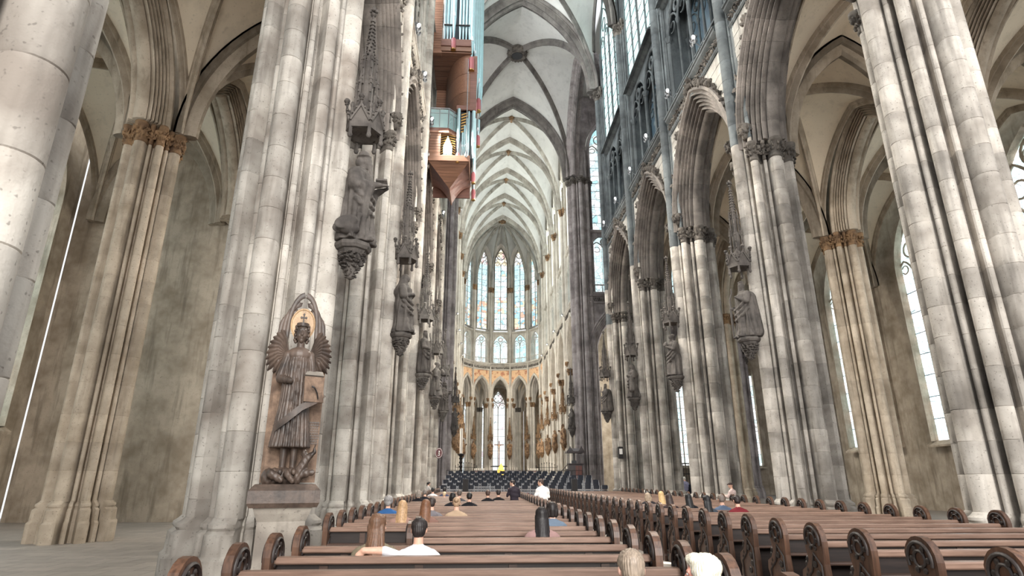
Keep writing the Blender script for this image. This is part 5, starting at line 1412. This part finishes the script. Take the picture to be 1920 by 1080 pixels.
# ================================================================== PULPIT, CANDLESTICK, ALTAR, SHRINE, CROSS, SIGN
t = empty('pulpit', (5.35, 54.0, 0), 0, 'dark wooden pulpit with gabled sounding canopy behind the chairs', 'pulpit')
mb = MB(); mb.cbox(-.62, .62, -.55, .55, 1.55, 2.85, .03); mb.build('body', M['pulpit'], t)
for x in (.08, .38): mb = MB(); mb.cbox(x-.13, x+.13, -.6, -.55, 1.65, 2.75, .01); mb.build('front_panel', M['pulpit_red'], t)
mb = MB(); mb.cbox(-.68, .68, -.6, .6, 2.85, 2.95, .02); mb.build('rim', M['pulpit'], t)
mb = MB(); mb.lathe([(.5, 0), (.5, .1), (.2, .3), (.2, 1.3), (.5, 1.55)], (0, 0), 8); mb.build('foot', M['pulpit'], t, 30)
for x in (-.62, .62):
    for y in (-.5, .5): mb = MB(); mb.tube([(x, y, 2.9), (x, y, 3.85)], .04, 6); mb.build('post', M['pulpit'], t)
mb = MB(); mb.tube([(0, .5, 2.9), (0, .5, 3.85)], .09, 6); mb.build('post', M['pulpit'], t)
mb = MB(); mb.cbox(-.8, .8, -.7, .7, 3.83, 3.98, .03); mb.build('canopy', M['pulpit'], t)
for x in (-.5, .5): mb = MB(); mb.ext_y([(x-.26, 3.98), (x+.26, 3.98), (x+.03, 4.35), (x, 4.45), (x-.03, 4.35)], -.72, -.62); mb.build('gable', M['pulpit'], t)
mb = MB(); mb.loft([[(-.75, -.65, 3.98), (.75, -.65, 3.98), (.75, .65, 3.98), (-.75, .65, 3.98)], [(-.4, -.05, 4.25), (.4, -.05, 4.25), (.4, .05, 4.25), (-.4, .05, 4.25)]]); mb.build('canopy_roof', M['podium'], t)
mb = MB(); mb.cbox(-.3, .1, -.3, .1, 2.95, 3.2, .02); mb.build('book_desk', M['black'], t)
mb = MB()
for i in range(5): mb.box(-1.5 + i*.18, -1.32 + i*.18, -.3, .3, 1.3, 1.5 + i*.25)
mb.tube([(-1.55, -.3, 2.0), (-.65, -.3, 2.9)], .03, 6); mb.build('stair', M['pulpit'], t)
t = empty('paschal_candlestick', (-4.85, 57.8, 0), 0, 'tall dark turned candlestick with a thick pale candle', 'candlestick')
mb = MB(); pr = [(.35, 0), (.35, .12), (.2, .3)]
for i in range(9): z = .4+i*.37; pr += [(.09, z), (.17, z+.1), (.19, z+.16), (.09, z+.26)]
pr += [(.3, 3.8), (.32, 3.86), (.1, 3.95)]; mb.lathe(pr, (0, 0), 12); mb.build('stem', M['iron'], t, 40)
mb = MB(); mb.lathe([(.13, 3.9), (.13, 6.2), (.1, 6.25), (.02, 6.27)], (0, 0), 12); mb.build('candle', M['candle'], t, 40)
t = empty('altar', (-.3, 74.5, 0), 0, 'dark marble altar table with a row of candles in the choir', 'altar')
mb = MB(); mb.cbox(-2.2, 2.2, -.7, .7, 2.35, 2.6, .03); mb.build('table_top', M['podium'], t); mb = MB(); mb.cbox(-1.9, 1.9, -.5, .5, 0, 2.35, .03); mb.build('base', M['pulpit'], t)
for i in range(8):
    x = -2.0 + i*.2 if i < 4 else 1.0 + (i-4)*.25
    mb = MB(); mb.lathe([(.03, 2.6), (.03, 3.0), (.045, 3.02)], (x, 0), 8); c = mb.build('candle', M['candle'], t, 40)
t = empty('golden_shrine', (-.58, 72.0, 0), 0, 'glowing golden house-shaped shrine behind the chairs', 'shrine')
mb = MB(); mb.cbox(-.42, .42, -.4, .4, 0, 2.1, .03); mb.build('base', M['pulpit'], t)
mb = MB(); mb.ext_y([(-.42, 2.1), (.42, 2.1), (.42, 2.65), (.27, 2.72), (.27, 2.95), (0, 3.35), (-.27, 2.95), (-.27, 2.72), (-.42, 2.65)], -.35, .35); mb.build('body', M['gold'], t)
mb = MB()
for x in (-.3, -.1, .1, .3): mb.lathe([(.035, 2.12), (.035, 2.5), (.05, 2.54)], (x, -.38), 8); mb.ell((x, -.38, 2.36), (.06, .04, .14), 6, 5)
for k in range(9): mb.ell((.27*(1-k/8)*1.0 - .0, -.36, 2.95 + .4*k/8), (.035, .035, .035), 5, 4); mb.ell((-.27*(1-k/8), -.36, 2.95+.4*k/8), (.035, .035, .035), 5, 4)
mb.tube([(0, -.36, 2.95), (0, -.36, 3.5)], .02, 6); mb.build('figures', M['gold'], t, 60)
t = empty('altar_cross', (-.78, 73.0, 0), 0, 'tall thin standing cross with a small figure before the chapel window', 'cross')
mb = MB(); mb.tube([(0, 0, 0), (0, 0, 3.2)], .06, 6); mb.box(-1.0, 1.0, -.1, .1, 3.0, 3.12); mb.build('stand', M['iron'], t)
mb = MB(); mb.box(-.06, .06, -.04, .04, 3.1, 6.0); mb.box(-.58, .58, -.04, .04, 5.5, 5.6); mb.build('cross_beam', M['pulpit_red'], t)
b = Blob(); b.cap((0, -.08, 4.85), (0, -.08, 5.4), .06, .09); b.ell((0, -.1, 5.58), (.06, .06, .08))
for s in (-1, 1): b.cap((0, -.08, 5.42), (s*.42, -.08, 5.55), .04, .03); b.cap((s*.03, -.08, 4.85), (0, -.08, 4.4), .045, .03)
put('figure', b.mesh('figure', M['statue_gold'], .02, 2), t)
for s in (-1, 1):
    t = empty('choir_screen', (s*4.6, 70.0, 0), 0, 'wrought iron choir screen with gate bars on the %s' % SIDE[s][1], 'screen')
    for i in range(9): mb = MB(); x = -1.2 + i*.3; mb.tube([(x, 0, 0), (x, 0, 3.0 + .35*math.sin(PI*i/8))], .025, 5); mb.ell((x, 0, 3.05 + .35*math.sin(PI*i/8)), (.05, .05, .09), 6, 4); mb.build('bar', M['iron'], t)
    for z in (1.2, 2.2, 2.9): mb = MB(); mb.tube([(-1.25, 0, z), (1.25, 0, z)], .025, 5); mb.build('cross_rail', M['iron'], t)
    t2 = empty('candle_stand', (s*2.9 + (0 if s > 0 else -.2), 68.5, 0), 0, 'standing rack of pale candles on the %s of the shrine' % SIDE[s][1], 'candle rack')
    mb = MB(); mb.lathe([(.3, 0), (.06, .15), (.06, 2.4)], (0, 0), 8); mb.box(-.6, .6, -.1, .1, 2.4, 2.5); mb.build('stand', M['pulpit_red'], t2)
    for i in range(6): mb = MB(); mb.lathe([(.05, 2.5), (.05, 2.75), (.02, 2.78)], (-.5+.2*i, 0), 8); mb.build('candle', M['candle'], t2)
t = empty('guide_plaque', (-5.72, 39.6, 3.24), 0, 'oval maroon plaque with a white figure on the left pier before the chairs', 'plaque')
mb = MB(); mb.lathe([(.02, 0), (.27, 0), (.29, .02), (.27, .04), (.02, .04)], (0, 0), 24); o = mb.build('disc', M['sign'], t, 40); o.rotation_euler = (PI/2, 0, 0); o.scale = (.85, 1.15, 1)
mb = MB(); torus_ring(mb, [(.24, 0), (.26, 0), (.26, .05), (.24, .05)], 24); o = mb.build('rim', M['white'], t, 40); o.rotation_euler = (PI/2, 0, 0); o.scale = (.85, 1.15, 1)
mb = MB(); mb.ell((.02, -.05, .1), (.045, .012, .045), 8, 5); mb.tube([(.02, -.05, .05), (0, -.05, -.06), (.07, -.05, -.08)], .03, 6); mb.tube([(-.07, -.05, -.15), (.07, -.05, -.15)], .02, 6); mb.build('figure_mark', M['white'], t, 60)
t = empty('wall_notice', (6.2, 39.9, 3.3), 0, 'small dark lantern box on the far right pier before the crossing', 'lantern')
mb = MB(); mb.cbox(-.16, .16, -.12, .12, -.38, .38, .03); mb.build('case', M['iron'], t); mb = MB(); mb.cbox(-.1, .1, -.14, -.12, -.1, .25, .01); mb.build('lit_face', M['white'], t)
t = empty('iron_gate', (12.6, 45.5, 0), 0, 'dark wrought iron gate in the right aisle gap', 'gate')
for i in range(13): mb = MB(); x = -1.2+.2*i; mb.tube([(x, 0, 0), (x, 0, 2.75)], .025, 5); mb.build('bar', M['iron'], t)
for z in (.2, 1.2, 2.0, 2.75): mb = MB(); mb.box(-1.3, 1.3, -.04, .04, z-.03, z+.05); mb.build('rail', M['iron'], t)
# potted red flowers at the aisle head
for i, x in enumerate((-.95, -.1, .75)):
    t = empty('flower_tub', (x, 38.8, 0), 0, 'low tub of dark red flowers at the end of the aisle, %s from the left' % ORD[i], 'flowers', 'flower tubs at the aisle end')
    mb = MB(); mb.lathe([(.2, 0), (.28, .45), (.26, .47), (.02, .44)], (0, 0), 12); mb.build('tub', M['iron'], t, 40)
    mb = MB()
    for q in range(60): a = random.random()*6.28; r = random.random()**.5*.38; mb.ell((r*math.cos(a), r*math.sin(a), .5+random.uniform(0, .35)*(1-r)), (.05, .05, .035), 5, 3)
    mb.build('blossoms', M['flower'], t, 60)['kind'] = 'stuff'
# ================================================================== PEOPLE
SKIN = {}
def skin(c): return cached(('skin', c), lambda: plain('skin_%d' % len(_cache), lin(*c), .55, 0, .07, 20))
def cloth(c): return cached(('cloth', c), lambda: plain('cloth_%d' % len(_cache), lin(*c), .9, 0, .07, 9, .1, .2))
def hairm(c):
    def f():
        m, nt, p = nodes('hair_%d' % len(_cache)); tc = N(nt, 'ShaderNodeTexCoord').outputs['Object']
        mp = N(nt, 'ShaderNodeMapping'); mp.inputs['Scale'].default_value = (60, 60, 9); nt.links.new(tc, mp.inputs[0])
        n = noise(nt, mp.outputs[0], 1.6, 3); col = lin(*c)
        k = mixc(nt, maprange(nt, n, .3, .7, 0, 1), tuple(x*.55 for x in col[:3])+(1,), tuple(min(1, x*1.25) for x in col[:3])+(1,))
        nt.links.new(k, p.inputs['Base Color']); p.inputs['Roughness'].default_value = .5; return m
    return cached(('hair', c), f)
def rotz_pts(p, a): return Vector((p[0]*math.cos(a)-p[1]*math.sin(a), p[0]*math.sin(a)+p[1]*math.cos(a), p[2]))
def person(loc, rot, pose, label, top=(60, 60, 66), legs=(50, 50, 58), sk=(214, 170, 148), hr=(60, 45, 38), style='short', voxel=.02, sc=1.0, headturn=0.0, nod=0.0, arms='lap', lean=0.0, hood=False, extra=None, group='people in the church', bare_arm=False, glasses=False):
    """faces local +Y; z=0 is the floor it sits or stands on"""
    t = empty('person', loc, rot, label, 'person', group); t.scale = (sc, sc, sc)
    sit = pose == 'sit'
    hipz = .5 if sit else .92
    b = Blob(); S, T, L, H = 0, 1, 2, 3                                   # skin, top, legs, shoes
    ly = lean
    sh = Vector((0, -.03 + ly*.55, hipz + .5)); nk = Vector((0, -.01 + ly*.7, hipz + .6)); hd = Vector((0, .03 + ly*.85 + nod*.05, hipz + .745 - nod*.03))
    b.cap((-.07, 0, hipz), (.07, 0, hipz), .14, .14, L); b.cap((0, -.01, hipz+.06), (0, -.02 + ly*.2, hipz+.25), .15, .145, T, (1.15, .85)); b.cap((0, -.02 + ly*.2, hipz+.22), tuple(sh - Vector((0, 0, .1))), .145, .15, T, (1.25, .85))
    b.cap((-.14, sh.y, sh.z-.02), (.14, sh.y, sh.z-.02), .085, .085, T); b.cap((-.1, sh.y, sh.z+.02), (0, sh.y, sh.z+.06), .06, .06, T); b.cap((.1, sh.y, sh.z+.02), (0, sh.y, sh.z+.06), .06, .06, T)
    b.cap((0, sh.y, sh.z+.03), tuple(hd - Vector((0, .02, .06))), .058, .052, S)
    # head: cranium, jaw, nose, ears, brows, lips
    def hp(p): return tuple(hd + rotz_pts(p, headturn))
    Rz = Matrix.Rotation(headturn, 3, 'Z')
    b.ell(tuple(hd + Vector((0, 0, .015))), (.076, .094, .105), S, Rz); b.cap(hp((0, .03, -.055)), hp((0, .06, -.08)), .055, .036, S); b.cap(hp((0, .092, .012)), hp((0, .108, -.02)), .011, .015, S)
    for s in (-1, 1): b.ell(hp((s*.079, -.004, -.005)), (.012, .022, .032), S, Rz); b.cap(hp((s*.018, .088, .028)), hp((s*.05, .075, .026)), .012, .01, S); b.ell(hp((s*.04, .06, -.025)), (.024, .024, .024), S)
    b.ell(hp((0, .092, -.05)), (.024, .012, .007), S); b.ell(hp((0, .09, -.062)), (.02, .012, .007), S)
    # arms and hands with five fingers
    def arm(s, el, wr, hdv, m_low=T):
        sp = (s*.185, sh.y, sh.z-.03)
        b.cap(sp, el, .065, .052, T); b.cap(el, wr, .048, .034, m_low)
        w = Vector(wr); d = Vector(hdv).normalized(); sd = d.cross(Vector((0, 0, 1))); sd = sd.normalized() if sd.length > .1 else Vector((1, 0, 0))
        b.cap(tuple(w), tuple(w + d*.075), .03, .034, S, (1.2, .7))
        for i, (o, ln) in enumerate(((-.03, .062), (-.01, .074), (.011, .07), (.031, .055))):
            k = w + d*.085 + sd*o; k2 = k + d*ln*.55 - Vector((0, 0, .008)); b.cap(tuple(k), tuple(k2), .0095, .009, S); b.cap(tuple(k2), tuple(k2 + d*ln*.45 - Vector((0, 0, .018))), .009, .0075, S)
        th = w + d*.03 - sd*s*.035; b.cap(tuple(th), tuple(th + d*.04 - sd*s*.025), .012, .01, S)
    fa = S if bare_arm else T
    if arms == 'lap':
        for s in (-1, 1): arm(s, (s*.25, .03 + ly*.3, hipz+.27), (s*.1, .3, hipz+.14), (-s*.3, .8, -.2), fa)
    elif arms == 'down':
        for s in (-1, 1): arm(s, (s*.24, -.02 + ly*.4, hipz+.2), (s*.24, .08 + ly*.4, hipz-.05), (0, .15, -1), fa)
    elif arms == 'forward':
        for s in (-1, 1): arm(s, (s*.25, .06 + ly*.4, hipz+.25), (s*.1, .28 + ly*.3, hipz+.3), (-s*.4, .8, .2), fa)
    elif arms == 'hug':          # left arm laid round the neighbour's shoulders
        arm(-1, (-.34, -.13, hipz+.55), (-.55, -.17, hipz+.56), (-.6, .05, -.6), S); arm(1, (.25, .03, hipz+.27), (.12, .3, hipz+.14), (-.3, .8, -.2), fa)
    elif arms == 'phone':
        arm(1, (.24, .03, hipz+.25), (.12, .22, hipz+.45), (-.2, .6, .6), fa); arm(-1, (-.25, .03, hipz+.27), (-.1, .3, hipz+.14), (.3, .8, -.2), fa)
    if sit:
        for s in (-1, 1): b.cap((s*.09, .02, hipz), (s*.12, .43, hipz), .09, .07, L); b.cap((s*.12, .43, hipz), (s*.12, .46, .1), .06, .045, L); b.cap((s*.12, .44, .05), (s*.13, .6, .045), .045, .04, H)
    else:
        for s in (-1, 1): b.cap((s*.09, 0, hipz), (s*.1, .02, .5), .09, .06, L); b.cap((s*.1, .02, .5), (s*.1, -.01, .1), .058, .042, L); b.cap((s*.1, -.02, .045), (s*.12, .15, .04), .045, .038, H)
    if hood: b.cap((-.08, sh.y-.09, sh.z+.02), (.08, sh.y-.09, sh.z+.02), .06, .06, T); b.cap((0, sh.y-.11, sh.z-.02), (0, sh.y-.1, sh.z-.1), .06, .03, T)
    if extra == 'coat':
        b.cap((0, 0, hipz-.3), (0, 0, hipz+.1), .19, .17, T, (1.1, .85))
    wr = lambda co: (.006*np.sin(38*co[:, 2] + 6*co[:, 0]) * np.clip((hipz+.52-co[:, 2])/.1, 0, 1))
    def floor0(co): co = co.copy(); co[:, 2] = np.maximum(co[:, 2], 0); return co
    put('body', b.mesh('body', [skin(sk), cloth(top), cloth(legs), cloth((34, 30, 30))], voxel, 2 if voxel < .012 else 1, wr, floor0), t)
    # hair
    if style != 'bald':
        h = Blob(); q = .012
        if style == 'cap': h.ell(tuple(hd + Vector((0, 0, .05))), (.086, .1, .075), 0, Rz); h.cap(hp((0, .06, .05)), hp((0, .14, .04)), .04, .02)
        else:
            h.ell(hp((0, -.014, .038)), (.083, .094, .092), 0, Rz); h.ell(hp((0, -.045, .0)), (.074, .062, .085), 0, Rz)
            for s in (-1, 1): h.ell(hp((s*.06, .0, .035)), (.026, .055, .06), 0, Rz)
            h.ell(hp((0, .05, .085)), (.06, .04, .03), 0, Rz)
        if style == 'long':
            h.cap(hp((0, -.045, .0)), (hd.x, sh.y-.1, sh.z-.02), .075, .06, 0, (1.1, .65)); h.cap((hd.x+.02, sh.y-.1, sh.z-.02), (hd.x-.015, sh.y-.13, sh.z-.22), .058, .03, 0, (1.2, .6))
            for s in (-1, 1): h.cap(hp((s*.066, -.015, .0)), (hd.x+s*.075, sh.y-.06, sh.z-.0), .03, .03); h.cap((hd.x+s*.075, sh.y-.06, sh.z), (hd.x+s*.06, sh.y-.12, sh.z-.16), .03, .018)
        if style == 'bob':
            h.cap(hp((-.05, -.04, -.02)), hp((-.05, -.04, -.08)), .055, .05); h.cap(hp((.05, -.04, -.02)), hp((.05, -.04, -.08)), .055, .05); h.cap(hp((0, -.06, 0)), hp((0, -.06, -.09)), .06, .05)
        if style == 'fluffy':
            h.ell(hp((0, -.03, .055)), (.1, .108, .09), 0, Rz); h.ell(hp((0, .03, .1)), (.075, .07, .04), 0, Rz)
            for s in (-1, 1): h.ell(hp((s*.075, -.02, .02)), (.03, .06, .07), 0, Rz)
            h.ell(hp((0, -.085, -.02)), (.07, .04, .075), 0, Rz)
        if style == 'bun': h.ell(hp((0, -.11, .07)), (.05, .05, .05))
        if style == 'tail': h.cap(hp((0, -.1, .06)), hp((0, -.16, .05)), .03, .03); h.cap(hp((0, -.16, .05)), hp((0, -.16, -.14)), .035, .015)
        def strands(co):
            a = np.arctan2(co[:, 1]-hd.y, co[:, 0]-hd.x); z = co[:, 2]-hd.z
            return (.003*np.sin(34*a + 2*np.sin(11*z)) + .002*np.sin(61*a + 5*z)) * (1 if voxel < .012 else .6)
        put('hair', h.mesh('hair', hairm(hr), max(.007, voxel*.7), 1, strands), t)
    if glasses:
        mb = MB()
        for s in (-1, 1): mb.tube([hp((s*.082, -.01, .02)), hp((s*.08, .09, .022))], .004, 5); mb.tube([hp((s*.035 + .024*math.cos(a), .108, .018 + .018*math.sin(a))) for a in np.linspace(0, 2*PI, 11)[:-1]], .003, 5, True)
        mb.build('glasses', M['black'], t)
    if voxel < .012:
        for s in (-1, 1):
            mb = MB(); c = hp((s*.032, .083, .012)); mb.ell(c, (.011, .009, .009), 8, 6); mb.build('eye', M['white'], t, 60)
    if extra == 'backpack':
        mb = MB(); mb.cbox(-.16, .16, sh.y-.3, sh.y-.12, hipz+.05, hipz+.5, .05); mb.build('backpack', cloth((196, 180, 148)), t, 60)
    if extra == 'strap':
        mb = MB(); mb.sweep([(.13, sh.y-.1, sh.z+.0), (.06, sh.y-.16, sh.z-.15), (-.1, sh.y-.15, sh.z-.4)], [(-.006, -.02), (.006, -.02), (.006, .02), (-.006, .02)], (0, -1, 0)); mb.build('bag_strap', cloth((150, 130, 104)), t)
    return t
def sitter(x, y, label, **k):
    """seated on the bench whose rail is nearest behind y"""
    return person((x, y, .0), k.pop('rot', 0), 'sit', label, **k)
HZ = .94     # overall height factor of the seated people
# foreground pair
sitter(-2.19, 3.76, 'person with thinning grey-brown hair and dark collar seen from behind in the foreground', top=(34, 40, 58), hr=(150, 134, 118), sk=(222, 176, 156), style='short', voxel=.0095, sc=.915, glasses=True)
sitter(-1.77, 3.76, 'person with fluffy white hair in profile, facing left in the foreground', top=(70, 70, 78), hr=(236, 226, 206), sk=(226, 164, 146), style='fluffy', voxel=.0095, sc=.885, headturn=1.05)
# couple with the arm round the shoulders
sitter(-3.7, 6.47, 'person in a light grey T-shirt with one arm round a neighbour', top=(206, 204, 208), hr=(40, 32, 30), sk=(206, 160, 138), style='short', voxel=.0095, sc=.93, arms='hug', bare_arm=True)
sitter(-4.12, 6.47, 'person with long brown hair and olive jacket being hugged', top=(116, 106, 88), hr=(104, 74, 54), style='long', voxel=.012, sc=.96, headturn=-.5)
rows_left = [
    (-4.42, 10.95, 'person with long blond hair two benches ahead of the couple', dict(top=(150, 120, 108), hr=(186, 150, 112), style='long')),
    (-4.02, 10.95, 'person with long brown hair beside the long blond hair', dict(top=(128, 98, 88), hr=(120, 82, 58), style='long', sc=.96)),
    (-5.05, 13.65, 'person with curly grey hair in a blue jacket by the left pier', dict(top=(52, 92, 142), hr=(150, 146, 144), style='fluffy')),
    (-4.05, 12.75, 'person with short dark hair in a grey hooded top', dict(top=(116, 112, 116), hr=(58, 46, 42), style='short', hood=True)),
    (-3.55, 12.75, 'person with pinned blond hair and beige scarf', dict(top=(176, 152, 128), hr=(182, 152, 124), style='bun')),
    (-3.36, 17.25, 'person in a black top with a bag strap, centre of the left benches', dict(top=(28, 28, 32), hr=(26, 22, 22), style='short', extra='strap')),
    (-3.82, 17.25, 'person in a black coat with pale collar beside the strap wearer', dict(top=(34, 34, 38), hr=(24, 20, 20), style='bob')),
    (-3.75, 20.85, 'person in a dark grey jacket behind the black coats', dict(top=(70, 70, 74), hr=(90, 80, 74), style='short')),
    (-5.1, 20.85, 'person in a black jacket at the left end, before the third pier', dict(top=(26, 26, 30), hr=(150, 140, 130), style='bob')),
    (-5.05, 22.65, 'person with grey hair and black jacket near the third left pier', dict(top=(34, 34, 40), hr=(130, 122, 116), style='short')),
    (-5.1, 27.15, 'person with black hair and a white hood, left benches', dict(top=(214, 212, 212), hr=(24, 22, 22), style='short', hood=True)),
    (-4.6, 27.15, 'person with dark hair in a navy jacket beside the white hood', dict(top=(54, 64, 92), hr=(30, 26, 26), style='short')),
    (-4.5, 25.35, 'small person with blond hair and a pink top', dict(top=(226, 84, 108), hr=(220, 196, 160), style='short', sc=.85)),
    (-2.8, 20.85, 'person in a black jacket with a hand raised to the face', dict(top=(26, 26, 30), hr=(80, 60, 52), style='short', arms='phone', lean=.08)),
    (-1.92, 10.05, 'person with dark hair in a denim jacket at the aisle end', dict(top=(104, 118, 134), hr=(34, 26, 24), style='bob')),
    (-2.27, 8.25, 'person with long black hair in a pink-brown top near the aisle', dict(top=(150, 120, 116), hr=(30, 24, 24), style='long')),
]
rows_right = [
    (1.45, 16.35, 'person with grey-blond hair at the aisle end of the right benches', dict(top=(120, 104, 98), hr=(170, 150, 128), style='bob')),
    (1.95, 18.15, 'person with black hair in a dark coat, right benches', dict(top=(44, 42, 46), hr=(28, 24, 24), style='bob')),
    (2.35, 18.15, 'person with long golden hair, right benches', dict(top=(96, 80, 74), hr=(214, 180, 128), style='long')),
    (1.75, 15.45, 'person with brown hair in front of the golden hair, right benches', dict(top=(56, 46, 46), hr=(60, 46, 42), style='long')),
    (2.25, 15.45, 'person with straight black hair in a black top, right benches', dict(top=(28, 28, 32), hr=(22, 20, 22), style='long')),
    (2.05, 13.65, 'person with long black hair leaning sideways, right benches', dict(top=(60, 66, 74), hr=(22, 20, 22), style='long', headturn=.5)),
    (2.75, 14.55, 'person in a grey-blue jacket, right benches', dict(top=(86, 98, 118), hr=(120, 108, 100), style='short')),
    (2.75, 13.65, 'person in a maroon jumper, right benches', dict(top=(112, 40, 46), hr=(46, 36, 34), style='short')),
]
for x, y, lb, k in rows_left + [(a, b_ + .24, c, d) for a, b_, c, d in rows_right]:
    k = dict(k); k.setdefault('sc', .95); sitter(x, y, lb, voxel=.016 if y < 14 else .02, **k)
# standing people
person((-1.85, 21.95, 0), .35, 'stand', 'bearded person in a black jacket standing among the left benches, looking down', top=(52, 46, 54), legs=(30, 30, 36), hr=(40, 30, 28), style='short', voxel=.018, sc=.92, headturn=.9, nod=1, lean=.12, arms='forward')
sitter(-2.42, 21.75, 'person with a beige backpack beside the standing black jacket', top=(30, 28, 30), hr=(40, 32, 30), style='short', voxel=.02, sc=.95, extra='backpack')
person((-1.02, 20.1, 0), .3, 'stand', 'person in a white shirt stepping into the centre aisle', top=(240, 238, 236), legs=(150, 150, 152), hr=(70, 52, 44), style='short', voxel=.018, sc=.94, headturn=.9, nod=1, lean=.15, arms='forward')
person((9.7, 38.0, 0), .2, 'stand', 'white-haired person in a lilac shirt standing in the right aisle', top=(150, 150, 178), legs=(70, 70, 80), hr=(230, 226, 220), style='short', voxel=.025, sc=1.0, arms='down')
person((9.75, 36.8, 0), -.2, 'stand', 'person in a long dark coat standing in the right aisle', top=(24, 28, 38), legs=(24, 26, 34), hr=(40, 32, 30), style='short', voxel=.025, sc=.92, arms='down', extra='coat')
person((6.5, 23.2, 0), .6, 'stand', 'person in pale clothes and a dark hat by the nearest right pier', top=(214, 190, 184), legs=(120, 100, 96), hr=(60, 40, 36), style='cap', voxel=.025, sc=.85, arms='forward', headturn=.6)
person((-6.0, 35.2, 0), -.8, 'stand', 'person with a dark ponytail in a grey top by the far left pier', top=(190, 184, 180), legs=(40, 40, 46), hr=(26, 22, 22), style='tail', voxel=.025, sc=.84, arms='forward', lean=.1)

bpy.data.scenes.remove(TMP)
